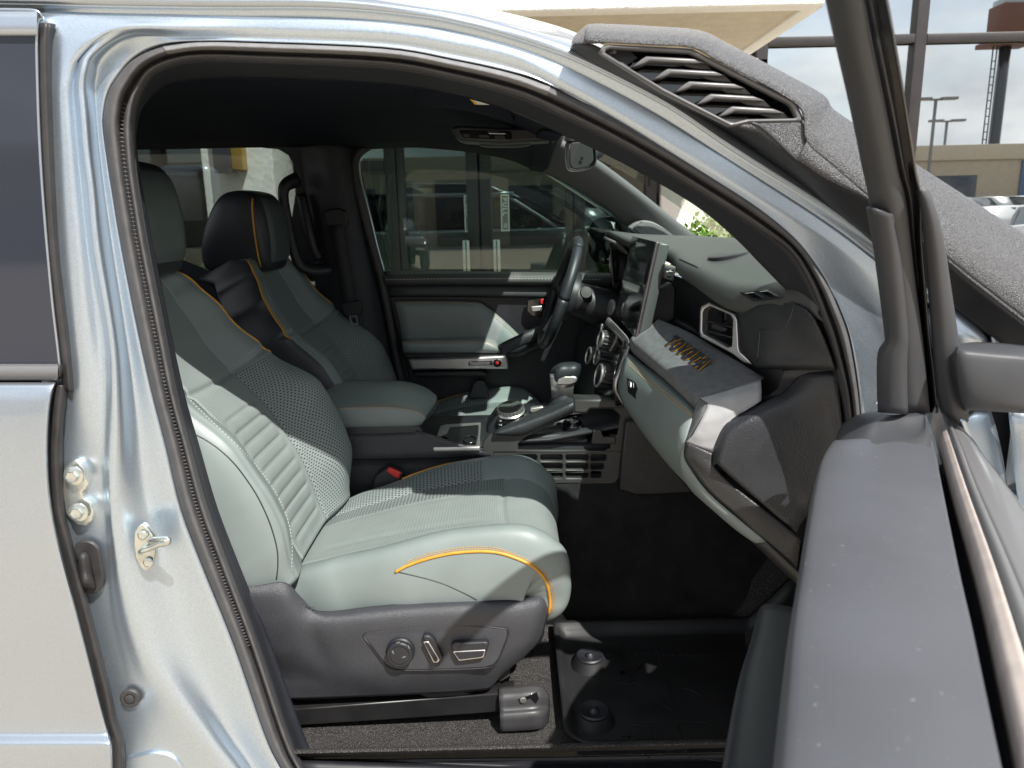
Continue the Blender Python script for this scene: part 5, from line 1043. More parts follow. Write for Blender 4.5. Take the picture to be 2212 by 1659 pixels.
# dark lower end trim and the knee panel at the dash end
loft('lower_end_trim', [PL([(1484, 955, .222), (1479, 985, .228), (1492, 1008, .220), (1533, 1062, .196), (1608, 1127, .162), (1720, 1235, .12)]), PL([(1512, 968, .208), (1508, 990, .206), (1530, 1020, .196), (1575, 1066, .176), (1650, 1128, .148), (1725, 1200, .12)]), PL([(1543, 981, .200), (1541, 1002, .196), (1566, 1034, .182), (1610, 1070, .166), (1690, 1132, .140), (1730, 1166, .12)])], M_GRAINW, DB, k=4, cross=4, thick=.004)
loft('lower_end_strip', [PL([(1654, 1169, .14), (1700, 1212, .12), (1740, 1250, .105)]), PL([(1628, 1172, .16), (1680, 1222, .14), (1730, 1268, .12)])], M_GRAINW, DB, k=3, cross=2, thick=.004)
loft('knee_panel', [PL([(1540, 998, .196), (1545, 965, .200), (1560, 918, .206), (1585, 900, .206), (1640, 874, .20), (1690, 850, .192), (1724, 815, .185), (1740, 802, .18), (1800, 800, .16)]), PL([(1552, 1004, .176), (1560, 970, .176), (1574, 932, .178), (1600, 910, .178), (1650, 884, .174), (1700, 862, .168), (1740, 835, .160), (1760, 815, .152), (1808, 806, .130)]), PL([(1566, 1018, .170), (1580, 985, .168), (1592, 950, .168), (1614, 926, .166), (1660, 902, .162), (1712, 884, .156), (1752, 868, .146), (1776, 850, .138), (1812, 840, .120)]), PL([(1620, 1065, .160), (1640, 1040, .158), (1655, 1010, .156), (1680, 990, .154), (1710, 970, .150), (1750, 950, .142), (1780, 940, .134), (1800, 930, .126), (1820, 920, .112)]), PL([(1720, 1150, .135), (1730, 1130, .135), (1745, 1110, .135), (1760, 1090, .130), (1775, 1070, .128), (1790, 1050, .124), (1805, 1040, .118), (1815, 1030, .112), (1830, 1020, .106)])], M_GRAIN, DB, k=3, cross=5, thick=.004)
loft('dash_end_filler', [PL([(1690, 800, .20), (1720, 798, .18), (1800, 797, .14)]), PL([(1680, 840, .22), (1700, 838, .21), (1790, 830, .16)]), PL([(1640, 862, .24), (1660, 862, .23), (1700, 858, .21)])], M_GRAIN, DB, k=3, cross=2, thick=.004)
# touch screen slab
sx = Vector((0, -1, 0)); q = [P(1365, 510, 1.06), P(1416, 522, .68), P(1369, 729, .68), P(1329, 681, 1.06)]
sn = (q[1] - q[0]).cross(q[3] - q[0]).normalized(); sn = sn if sn.dot(Vector((-1, 0, 0))) > 0 else -sn
say = (q[0] - q[3]).normalized(); sax = say.cross(sn)
sax = sax if sax.cross(say).dot(sn) > 0 else -sax
scr = plate('touch_screen', rnd(q, .006), M_SCREEN, DB, depth=.008, bevel=.001, ax=sax, ay=say)
c4 = [v - sn * .006 for v in q]
plate('screen_body', rnd([c4[0], c4[1] + Vector((0, -.014, 0)), c4[2] + Vector((0, -.014, 0)), c4[3]], .006), mat('screen_side', (.085, .095, .095), .4, .3), DB, depth=.028, bevel=.004, ax=sax, ay=say)
plate('screen_bezel', rnd([q[1] + sn * .001, q[1] + Vector((0, -.018, 0)) - sn * .002, q[2] + Vector((0, -.018, 0)) - sn * .002, q[2] + sn * .001], .003), mat('bezel_sheen', (.20, .17, .19), .22, .8), DB, depth=.006, bevel=.001, ax=sax, ay=say)
pplate('screen_mount', [(1400, 640), (1452, 610), (1462, 620), (1459, 690), (1440, 700), (1398, 712)], .70, M_PLA, DB, depth=.05, bevel=.006, r=.01)
us_ = pplate('usb_port', [(1435, 570), (1461, 576), (1456, 608), (1436, 602)], .645, mat('usb_plastic', (.07, .075, .075), .5), DB, depth=.03, bevel=.003, r=.004)
pplate('port_face', [(1437, 577), (1457, 581), (1453, 605), (1436, 600)], .644, M_PLA, us_, depth=.003, bevel=.0008, r=.002)
pplate('usb_slot', [(1441, 594), (1451, 596), (1451, 599), (1441, 597)], .642, M_SCREEN, us_, depth=.003, bevel=.0006, r=.001)
tube('usb_symbol', [P(1441, 587, .6425), P(1446, 586, .6425), P(1453, 587, .6425)], .0006, M_PRINT, us_, k=1, seg=5)
tube('usb_symbol', [P(1444, 586.5, .6425), P(1448, 583.5, .6425), P(1450, 583.5, .6425)], .0006, M_PRINT, us_, k=1, seg=5)
lathe('usb_symbol', [(.0016, 0), (.0012, .0004)], P(1441, 587, .6425), (0, -1, 0), M_PRINT, us_, seg=10)
# centre stack: climate controls with ribbed dials and the satin surround
stack = loft('climate_panel', [PL([(1322, 690, 1.02), (1350, 722, .80), (1358, 742, .70)]), PL([(1296, 770, 1.02), (1322, 800, .82), (1338, 822, .70)]), PL([(1290, 850, 1.02), (1316, 866, .84), (1340, 876, .72)])], M_GLOSS, DB, k=3, cross=4, thick=.02)
bz = [(1313, 694, .86), (1335, 716, .79), (1356, 742, .72), (1352, 766, .70), (1341, 796, .69), (1330, 826, .68), (1332, 846, .685), (1346, 872, .69)]
tube('stack_surround', PL(bz), [.013, .012, .012, .011, .011, .011, .010, .007], M_SATIN, DB, seg=8, flat=.55, ref=(-1, 0, .2))
tube('stack_edge', PL([(1302, 700, .95), (1294, 740, .95), (1286, 780, .95)]), .005, M_SATIN, DB)
for x, y, Y, r_ in ((1318, 737, .84, .028), (1291, 772, .98, .030), (1309, 776, .90, .026), (1314, 815, .82, .038)):
    c = P(x, y, Y)
    d = lathe('climate_dial', [(r_, 0), (r_, .022), (r_ * .92, .026), (r_ * .86, .026)], c, (-1, -.12, .25), M_PLA, DB, seg=40, ribs=(14, .0035, 0, 1))
    lathe('dial_ring', [(r_ * .88, .0255), (r_ * .90, .031), (r_ * .80, .032), (r_ * .78, .028)], c, (-1, -.12, .25), M_SATIN, d, seg=40)
    lathe('dial_face', [(r_ * .80, .026), (r_ * .79, .0295), (r_ * .3, .0300)], c, (-1, -.12, .25), M_GLOSS, d, seg=24)
# instrument hood front and driver side vent
loft('instrument_hood', [PL([(1308, 515, 1.16), (1335, 528, 1.14), (1358, 549, 1.12)]), PL([(1304, 512, 1.40), (1320, 522, 1.40), (1330, 535, 1.40)])], M_DASH, DB, k=3, cross=3, thick=.01)
pplate('instrument_cavity', [(1318, 520), (1372, 545), (1372, 640), (1325, 640)], 1.30, M_SCREEN, DB, depth=.02, bevel=.002)
pplate('driver_vent', [(1318, 552), (1326, 549), (1330, 560), (1328, 585), (1340, 602), (1330, 598), (1318, 585)], 1.44, M_SATIN, DB, depth=.03, bevel=.003)
tws = pplate('pillar_speaker', [(1355, 492), (1372, 480), (1390, 475), (1410, 478), (1440, 492), (1462, 510), (1452, 512), (1380, 508)], 1.40, mat('tweeter_rim', (.15, .15, .15), .6), DB, depth=.03, bevel=.006, r=.01)
pplate('speaker_grille', [(1366, 492), (1378, 486), (1408, 487), (1432, 498), (1450, 510), (1384, 507)], 1.394, M_PLA, tws, depth=.012, bevel=.003, r=.008)
letters('JBL', P(1381, 482.5, 1.383), Vector((1, 0, 0)), Vector((0, 0, 1)), .009, M_PLA, tws, depth=.001)
# knee bolster and column on the driver side
loft('knee_bolster', [PL([(1255, 700, 1.45), (1290, 700, 1.25), (1315, 695, 1.06)]), PL([(1240, 780, 1.45), (1270, 790, 1.25), (1300, 790, 1.06)]), PL([(1250, 860, 1.45), (1280, 870, 1.25), (1308, 870, 1.06)])], M_PLA, DB, k=3, cross=3, thick=.01)
SC = Vector((.166, 1.28, 1.284)); SA = Vector((-.942, 0, .334)).normalized(); SU = Vector((.334, 0, .942)).normalized(); SY = Vector((0, 1, 0))
cl = tube('steering_column', [SC - SA * .02, SC - SA * .10, SC - SA * .26], [.055, .062, .075], M_PLA, DB, k=3, seg=14)
tube('wiper_stalk', [SC - SA * .09 + Vector((0, -.03, .01)), SC - SA * .09 + Vector((0, -.09, .02)), SC - SA * .075 + Vector((0, -.17, .045))], [.010, .011, .017, .017], M_PLA, cl, k=4, seg=10)
lathe('stalk_end', [(.018, -.02), (.019, .0), (.017, .012), (.0, .014)], SC - SA * .075 + Vector((0, -.175, .046)), (0, -1, .15), mat('stalk_tip', (.09, .09, .09), .35), cl, seg=18)
lathe('start_button', [(.024, 0), (.024, .004), (.020, .006), (.0, .006)], P(1322, 664, 1.05), (-1, -.3, .2), M_SATIN, DB, seg=20)
# steering wheel
SW = sub('steering_wheel', T)
R_ = .182
ring = [SC + (SY * math.cos(a) + SU * math.sin(a)) * R_ * (.97 if math.sin(a) < -.8 else 1) for a in [2 * math.pi * i / 48 for i in range(49)]]
def ringpart(i0, i1, m): return tube('rim_grip', ring[i0:i1 + 1], .0172, m, SW, k=2, seg=14, caps=True)
M_WHEEL = dotted('wheel_leather', (.014, .014, .015), .5, .006, .18, (.004, .004, .004), .4)
ringpart(0, 8, M_LEAD); ringpart(8, 16, M_LEAD); ringpart(16, 24, M_LEAD); ringpart(24, 32, M_LEAD); ringpart(32, 40, M_LEAD); ringpart(40, 48, M_LEAD)
for i in (16, 32): tube('rim_seam', [ring[i] + ((ring[i] - SC).normalized() * math.cos(a) + SA * math.sin(a)) * .0176 for a in [2 * math.pi * k / 12 for k in range(13)]], .0008, M_SCREEN, SW, k=1)
lathe('wheel_hub', [(.085, -.03), (.088, -.01), (.080, .008), (.06, .016), (.0, .018)], SC - SA * .02, SA, M_PLA, SW, seg=28)
for a0 in (0, math.pi, -math.pi / 2 - .5, -math.pi / 2 + .5):
    d = SY * math.cos(a0) + SU * math.sin(a0); tube('wheel_spoke', [SC - SA * .02 + d * .07, SC - SA * .012 + d * .12, SC + d * .178], [.024, .020, .016], M_SATIN if abs(math.cos(a0)) < .9 else M_PLA, SW, k=3, seg=10, flat=.6, ref=tuple(SA))

# ================================================================== the open passenger door, seen along its length
DR = sub('passenger_door', T); DR['label'] = 'open door with dark grey trim, standing out from the truck towards the kerb side'
ND = Vector((.904, -.427, 0)); UD = Vector((.427, .904, 0))
def zl(px, z): return [PZ(x, y, z) for x, y in px]
eL = zl([(1800, 962), (1778, 1000), (1762, 1053), (1733, 1236), (1714, 1363), (1698, 1510), (1684, 1659), (1672, 1800)], 1.188)
eM = zl([(1822, 953), (1796, 985), (1782, 1053), (1756, 1236), (1740, 1363), (1732, 1510), (1724, 1659), (1716, 1800)], 1.203)
eC = zl([(1910, 948), (1906, 985), (1904, 1053), (1902, 1236), (1906, 1363), (1912, 1510), (1920, 1659), (1930, 1800)], 1.208)
eR = zl([(1996, 950), (2006, 985), (2018, 1053), (2050, 1236), (2076, 1363), (2104, 1510), (2132, 1659), (2160, 1800)], 1.203)
eRR = zl([(2004, 952), (2014, 985), (2026, 1053), (2060, 1236), (2086, 1363), (2114, 1510), (2143, 1659), (2172, 1800)], 1.190)
front = lambda pts, dz, dn=0.: [p + Vector((0, 0, dz)) + ND * dn for p in pts]
ext = lambda r: [r[0] + UD * .02 + Vector((0, 0, -.03))] + r
loft('door_trim', [ext(front(eL, -.42, .05)), ext(front(eL, -.20, .012)), ext(front(eL, -.05, -.002)), ext(eL), ext(eM), ext(eC), ext(eR), ext(eRR), ext(front(eRR, -.10, .0))], M_DOORG, DR, k=4, cross=4, thick=.004)
# the raised armrest and pull cup lower on the trim
ha = [PZ(x, y, .98) for x, y in ((1702, 1330), (1690, 1400), (1668, 1500), (1640, 1760))]
loft('door_armrest', [[p + Vector((0, 0, dz)) + ND * dn for p in ha] for dz, dn in ((-.16, .05), (-.06, -.012), (-.02, -.035), (0, -.038), (.012, -.02), (.012, .06))], M_LEAD, DR, k=4, cross=4, thick=.004)
s1 = zl([(2016, 884), (2034, 935), (2069, 1053), (2120, 1217), (2182, 1473), (2225, 1659)], 1.205)
s2 = zl([(2031, 884), (2050, 935), (2089, 1053), (2149, 1217), (2222, 1440), (2290, 1640)], 1.212)
s3 = zl([(2041, 884), (2064, 940), (2107, 1053), (2171, 1199), (2262, 1420), (2340, 1620)], 1.214)
s4 = zl([(2062, 898), (2088, 950), (2131, 1020), (2196, 1140), (2290, 1330), (2380, 1520)], 1.208)
s5 = zl([(2078, 915), (2108, 965), (2152, 1024), (2214, 1110), (2310, 1260), (2420, 1440)], 1.185)
s0b = [p + Vector((0, 0, -.03)) for p in s1]
loft('window_slot', [eRR[1:], [p + Vector((0, 0, -.05)) for p in eRR[1:]], [p + Vector((0, 0, -.05)) for p in s1], s1], M_SCREEN, DR, k=3, cross=2, n=40, thick=.002, crosssmooth=False)
loft('outer_belt_seal', [[p + Vector((0, 0, -.03)) for p in s1], s1, s2], M_BEIGE, DR, k=4, cross=3, thick=.003, crosssmooth=False)
loft('belt_lip', [s2, [(a + b) / 2 + Vector((0, 0, .004)) for a, b in zip(s2, s3)], s3], M_SLAT, DR, k=4, cross=4, thick=.003)
loft('belt_moulding_outer', [s3, s4, s5], M_SLAT, DR, k=4, cross=4, thick=.003)
loft('door_skin', [s5, [p + ND * .02 + Vector((0, 0, -.03)) for p in s5], [p + ND * .035 + Vector((0, 0, -.10)) for p in s5], [p + ND * .045 + Vector((0, 0, -.28)) for p in s5], [p + ND * .045 + Vector((0, 0, -.60)) for p in s5]], M_PAINT, DR, k=4, cross=4, thick=.004)
loft('door_front_edge', [PL([(2074, 905, -.09), (2088, 945, -.08), (2116, 1010, -.06), (2160, 1095, -.05), (2200, 1180, -.04)]), PL([(2100, 888, -.05), (2118, 935, -.045), (2140, 1000, -.03), (2170, 1085, -.02), (2204, 1160, -.01)]), PL([(2138, 888, .0), (2152, 935, .0), (2166, 1000, .0), (2180, 1080, .0), (2206, 1150, .0)])], M_PAINTJ, DR, k=4, cross=4, thick=.004)
# sail base above the trim
loft('sail_base', [PL([(1808, 948, -.02), (1822, 918, .0), (1845, 902, .01), (1890, 888, .0)]), PL([(1815, 968, -.12), (1850, 940, -.10), (1880, 915, -.09), (1912, 896, -.08)]), PL([(1840, 985, -.20), (1880, 960, -.17), (1920, 930, -.12), (1935, 898, -.095)]), PL([(1920, 985, -.20), (1950, 960, -.17), (1985, 930, -.13), (1990, 892, -.10)]), PL([(2008, 985, -.19), (2010, 950, -.16), (2004, 920, -.13), (1998, 890, -.10)])], M_DOORT, DR, k=4, cross=4, thick=.004)
# window frame: leaning bar with its run channel and outer flange
def yb(y): return -.085 - .00029 * (880 - y) - 2.6e-7 * (880 - y) ** 2
def bar(px, d=0.): return [P(x, y, yb(y) + d) for x, y in px]
b0 = [(1781, -40), (1789, 0), (1809, 91), (1842, 237), (1868, 365), (1882, 431), (1890, 520), (1903, 620), (1916, 727), (1922, 800), (1928, 892)]
bm_ = [(1812, -40), (1820, 0), (1842, 91), (1876, 237), (1903, 365), (1918, 431), (1932, 520), (1947, 620), (1958, 727), (1964, 800), (1966, 892)]
b1 = [(1848, -40), (1859, 0), (1876, 91), (1908, 237), (1934, 365), (1951, 431), (1962, 520), (1974, 620), (1988, 727), (1996, 800), (2004, 892)]
b2 = [(1900, -40), (1910, 0), (1927, 91), (1952, 237), (1972, 365), (1984, 431), (1986, 520), (1994, 620), (2003, 727), (2012, 800), (2020, 892)]
loft('window_frame_bar', [bar(b0, .035), bar(b0, .0), bar(bm_, -.016), bar(b1, -.004), bar(b1, .012)], M_DOORT, DR, k=4, cross=4, thick=.003)
loft('run_channel', [bar(b1, .004), bar([((a[0] + b[0]) / 2, a[1]) for a, b in zip(b1, b2)], .02), bar(b2, .004), bar([(x + 5, y) for x, y in b2], -.002)], M_GLOSS, DR, k=4, cross=4, thick=.003)
b3 = [(1983, 411), (1992, 470), (2000, 560), (2008, 660), (2016, 760), (2024, 850), (2034, 890)]
b4 = [(2001, 413), (2028, 495), (2045, 600), (2060, 700), (2068, 760), (2084, 850), (2088, 925)]
loft('sail_outer', [bar(b3, .0), bar([((a[0] + b[0]) / 2, (a[1] + b[1]) / 2) for a, b in zip(b3, b4)], -.012), bar(b4, .0), bar([(x + 4, y) for x, y in b4], .02)], M_DOORT, DR, k=4, cross=3, thick=.003)
g0 = [(1873, 447), (1882, 500), (1894, 565), (1909, 665), (1916, 727), (1898, 762), (1896, 830), (1898, 890)]
g1 = [(1926, 462), (1934, 500), (1944, 565), (1955, 665), (1960, 727), (1958, 770), (1958, 830), (1960, 895)]
loft('frame_corner_cover', [bar(g0, -.004), bar([(a[0] * .7 + b[0] * .3, a[1] * .7 + b[1] * .3) for a, b in zip(g0, g1)], -.028), bar([(a[0] * .2 + b[0] * .8, a[1] * .2 + b[1] * .8) for a, b in zip(g0, g1)], -.030), bar(g1, -.018)], M_DOORT, DR, k=4, cross=4, thick=.003)
# mirror arm
ma = sub('mirror_arm_hold', DR) if False else None
loft('mirror_arm', [PL([(2064, 748, -.06), (2100, 742, -.06), (2150, 743, -.06), (2212, 749, -.06), (2330, 765, -.06)]), PL([(2068, 752, -.13), (2090, 756, -.14), (2150, 762, -.145), (2212, 767, -.15), (2330, 782, -.15)]), PL([(2064, 775, -.145), (2088, 776, -.155), (2150, 782, -.16), (2212, 788, -.165), (2330, 800, -.165)]), PL([(2072, 840, -.14), (2094, 850, -.15), (2150, 856, -.16), (2212, 860, -.165), (2330, 870, -.165)]), PL([(2084, 882, -.12), (2100, 880, -.13), (2150, 884, -.14), (2212, 888, -.15), (2330, 900, -.15)]), PL([(2086, 884, -.05), (2100, 882, -.05), (2150, 886, -.05), (2212, 890, -.05), (2330, 902, -.05)])], M_DOORT, DR, k=4, cross=4, thick=.004)

# ================================================================== fender, hood and snorkel
FN = loft('front_fender', [PL([(2176, 850, .03), (2240, 840, .03), (2420, 820, .03)]), PL([(2178, 890, -.01), (2240, 885, -.02), (2420, 870, -.03)]), PL([(2186, 960, -.015), (2240, 950, -.03), (2420, 950, -.04)]), PL([(2196, 1060, -.015), (2250, 1060, -.03), (2420, 1060, -.04)]), PL([(2216, 1160, -.01), (2260, 1180, -.03), (2420, 1250, -.04)])], M_PAINT, T, k=4, cross=4, thick=.003)
pplate('hinge_pillar_filler', [(1852, 870), (2110, 860), (2110, 1760), (1720, 1760), (1800, 1450), (1845, 1150)], .085, M_PAINTJ, T, depth=.03, bevel=.004)  # added filler hidden by the door, blocks a sun leak onto the mat
pplate('dark_gap_plate', [(2090, 860), (2400, 860), (2400, 1750), (2090, 1750)], .035, M_TRIM, T, depth=.02, bevel=.002)  # dark plate stands in for the shaded gap between door and fender
bolt(2192, 1134, .012, .012, T, m=M_GALV); bolt(2210, 1185, .012, .012, T, m=M_GALV)
box('check_strap', P(2195, 1069, .0) + Vector((.02, .0, 0)), (.06, .03, .010), M_GALV, T, bev=.002)
loft('cowl_side', [PL([(2030, 620, .06), (2070, 640, .06), (2120, 680, .06), (2150, 730, .06), (2170, 780, .06)]), PL([(2030, 650, .02), (2070, 670, .015), (2110, 700, .015), (2134, 735, .02), (2140, 780, .02)]), PL([(2030, 740, .01), (2070, 735, .0), (2110, 736, .0), (2134, 742, .01), (2138, 790, .02)]), PL([(2030, 800, .03), (2070, 800, .02), (2110, 800, .02), (2134, 800, .03), (2140, 820, .03)])], M_PAINT, T, k=4, cross=4, thick=.003)
loft('fender_top', [PL([(2138, 690, .04), (2170, 700, .03), (2230, 720, .02), (2400, 760, .0)]), PL([(2142, 730, .0), (2172, 745, .0), (2230, 770, -.01), (2400, 820, -.02)]), PL([(2150, 790, .0), (2180, 830, .0), (2240, 850, -.01), (2400, 900, -.02)])], M_CARS, T, k=4, cross=4, thick=.003)
box('cowl_filler', (.955, .86, 1.375), (.19, 1.62, .03), M_PLA, T, bev=.005)  # added to close a gap that let sun leak into the footwell
hood = []
for x, zc in ((.86, 1.31), (1.1, 1.30), (1.6, 1.25), (2.0, 1.17), (2.2, 1.05), (2.25, .8)):
    hood.append([Vector((x, y, zc - d)) for y, d in ((.02, .30), (.03, .10), (.10, .03), (.4, 0), (.88, -.01), (1.36, 0), (1.66, .03), (1.73, .10), (1.74, .30))])
gridmesh('hood', [spline(r, 3) for r in hood], M_PAINT, T, thick=.003)
# snorkel
SK = sub('snorkel', T); SK['label'] = 'textured black plastic air-intake snorkel with slatted head along the windshield pillar'
top = [(1268, 56, .02), (1303, 55, .02), (1404, 60, .02), (1510, 69, .02), (1570, 97, .02), (1630, 128, .02), (1700, 165, .02), (1776, 208, .02), (1796, 238, .02), (1850, 276, .02), (1974, 358, .02), (2090, 433, .02), (2212, 513, .02), (2420, 650, .02)]
rdg = [(1262, 92, -0.0385), (1306, 92, -0.0495), (1404, 97, -0.0523), (1494, 103, -0.0523), (1550, 132, -0.0523), (1610, 163, -0.0523), (1680, 200, -0.0523), (1732, 240, -0.0523), (1742, 306, -0.0523), (1800, 360, -0.0495), (1900, 444, -0.0468), (2044, 556, -0.044), (2109, 608, -0.0413), (2300, 755, -0.0385)]
rd2 = [(1258, 94, -0.033), (1300, 108, -0.0385), (1390, 170, -0.0385), (1450, 205, -0.0385), (1500, 232, -0.0385), (1545, 255, -0.0385), (1590, 268, -0.044), (1640, 270, -0.0512), (1722, 345, -0.0506), (1790, 390, -0.0484), (1890, 440, -0.0457), (2036, 556, -0.0429), (2100, 610, -0.0401), (2290, 757, -0.0374)]
bot = [(1236, 96, .0), (1290, 130, .0), (1360, 166, .0), (1420, 196, .0), (1480, 226, .0), (1530, 250, .0), (1577, 274, .0), (1620, 300, .0), (1733, 384, .0), (1800, 440, .0), (1879, 504, .0), (2030, 628, .0), (2090, 680, .0), (2270, 830, .0)]
def midc(a, b, f, dy=0.): return [P(p[0] + (q[0] - p[0]) * f, p[1] + (q[1] - p[1]) * f, p[2] + (q[2] - p[2]) * f + dy) for p, q in zip(a, b)]
snk = loft('snorkel_body', [midc(top, top, 0, .06), midc(top, rdg, 0), midc(top, rdg, .35, -.022), midc(top, rdg, .75, -.016), midc(top, rdg, 1)], M_SNOR, SK, k=4, cross=4, thick=.004)
pplate('snorkel_cheek', [(1586, 270), (1620, 263), (1736, 260), (1745, 306), (1726, 348), (1640, 284)], -.0495, M_SNOR, SK, depth=.02, bevel=.004)
loft('snorkel_face', [PL(rdg[8:]), PL(rd2[8:])], M_SNOR, SK, k=4, cross=2, thick=.004)
loft('snorkel_lower_face', [PL(rd2), midc(rd2, bot, .5), PL(bot), [v + Vector((0, .04, 0)) for v in PL(bot)]], M_PLA, SK, k=4, cross=3, thick=.004, crosssmooth=False)  # shade of the downward face is put into this blacker colour
loft('snorkel_nose', [PL([(1236, 96, .0), (1244, 78, .01), (1268, 56, .02)]), PL([(1258, 95, -.033), (1260, 88, -.03), (1275, 62, -.005)]), PL([(1306, 93, -.049), (1306, 80, -.045), (1310, 62, -.01)])], M_SNOR, SK, k=3, cross=4, thick=.004)
YL = -.051
go = [(1295, 112), (1300, 100), (1314, 96), (1404, 100), (1494, 105), (1610, 164), (1712, 216), (1722, 226), (1737, 258), (1732, 263), (1618, 265), (1590, 272), (1577, 273), (1430, 198)]
gi = [(1306, 114), (1310, 107), (1320, 104), (1404, 109), (1490, 114), (1606, 173), (1704, 223), (1712, 231), (1722, 252), (1718, 255), (1614, 257), (1588, 264), (1578, 264), (1434, 190)]
lf = pplate('louver_frame', go, YL, M_SLAT, SK, holes=[gi], depth=.016, bevel=.003)
pplate('louver_back', go, YL + .05, M_SCREEN, SK, depth=.004, bevel=.0005)
for i in range(5):
    dx, dy = 46.5 * i, 27 * i
    e = 4 * i
    pplate('louver_slat', [(1364 + dx, 145 + dy), (1388 + dx, 126 + dy), (1397 + dx, 121 + dy), (1500 + dx - e, 126 + dy), (1526 + dx - e, 136 + dy), (1404 + dx, 132 + dy), (1394 + dx, 137 + dy)], YL + .004, M_SLAT, SK, depth=.03, bevel=.0025)
    pplate('louver_rib', [(1470 + dx - e, 138 + dy), (1524 + dx - e, 136 + dy), (1538 + dx - e, 150 + dy), (1500 + dx - e, 148 + dy)], YL + .022, M_SLAT, SK, depth=.006, bevel=.001)
for x, y in ((1316, 117), (1326, 111)): lathe('nose_screw', [(.004, 0), (.004, .002), (.002, .003)], P(x, y, YL + .02), (0, -1, 0), M_SLAT, SK, seg=10)
pplate('louver_nose_plate', [(1306, 112), (1312, 106), (1360, 108), (1378, 125), (1350, 144), (1330, 136)], YL + .025, M_PLA, SK, depth=.004, bevel=.0005)

# ================================================================== far side of the body (it shows in the storefront glass)
box('body_side', (-.55, 1.69, .88), (4.6, .14, .86), M_PAINT, T, bev=.05, seg=4)
box('rocker_panel', (-.4, 1.70, .42), (3.4, .14, .10), M_PLA, T, bev=.02)
def farbar(name, a, b, r): return tube(name, [Vector(a), (Vector(a) + Vector(b)) / 2, Vector(b)], r, M_PAINT, T, k=3, seg=10)
farbar('cant_rail', (-1.75, 1.60, 1.86), (.10, 1.60, 1.85), .04); farbar('windshield_pillar', (.02, 1.62, 1.80), (.80, 1.70, 1.30), .03)
farbar('rear_pillar', (-1.75, 1.60, 1.80), (-1.95, 1.68, 1.30), .09); farbar('center_pillar', (-.68, 1.61, 1.79), (-.62, 1.68, 1.30), .05)
for x in (-3.0, 1.35): 
    wv = lathe('wheel', [(.20, -.11), (.36, -.11), (.385, -.06), (.385, .06), (.36, .11), (.20, .11)], (x, 1.60, .385), (0, 1, 0), M_TYRE, T, seg=36)
    lathe('rim', [(.02, .07), (.10, .09), (.21, .06), (.22, .10)], (x, 1.60, .385), (0, 1, 0), M_GLOSS, wv, seg=20)
box('cab_corner', (-1.78, .10, 1.12), (.30, .22, 1.46), M_PAINT, T, bev=.06, seg=3)
box('cargo_bed', (-2.85, .88, .95), (1.7, 1.66, .62), M_PAINT, T, bev=.05, seg=3)
box('front_body', (1.55, .88, .80), (1.3, 1.5, .5), M_PAINT, T, bev=.06, seg=3)

# ================================================================== the dealership behind the truck
BD = thing('dealership_building', 'white stucco building with a deep beige soffit and bronze framed glass doors', 'building', (0, 6.4, 0))
GY = 6.40
box('canopy_fascia', (-6.85, 4.50, 3.72), (18.2, .16, 1.60), M_STUC, BD, bev=.02)
box('canopy_fascia_end', (2.20, 5.55, 3.72), (.14, 1.94, 1.60), M_STUC, BD, bev=.02)
box('soffit', (-6.80, 5.52, 2.985), (18.0, 1.90, .10), M_SOFF, BD, bev=.01)
box('soffit_edge', (2.24, 5.5, 2.955), (.05, 2.0, .05), M_SOFF, BD, bev=.005)
for x0, x1 in ((-2.30, -1.76),):
    box('canopy_pillar', ((x0 + x1) / 2, 4.88, 1.52), (x1 - x0, .56, 2.86), M_STUC, BD, bev=.02)
box('upper_wall', (-6.0, 6.55, 5.2), (16.6, .2, 4.4), M_STUC, BD, bev=.02)
def mull(x0, x1, z0, z1, name='mullion', y=GY, d=.12): return box(name, ((x0 + x1) / 2, y, (z0 + z1) / 2), (x1 - x0, d, z1 - z0), M_MULL, BD, bev=.006)
def gpane(x0, x1, z0, z1, m, name='pane', y=GY): return box(name, ((x0 + x1) / 2, y + .01, (z0 + z1) / 2), (x1 - x0, .012, z1 - z0), m, BD, bev=0)
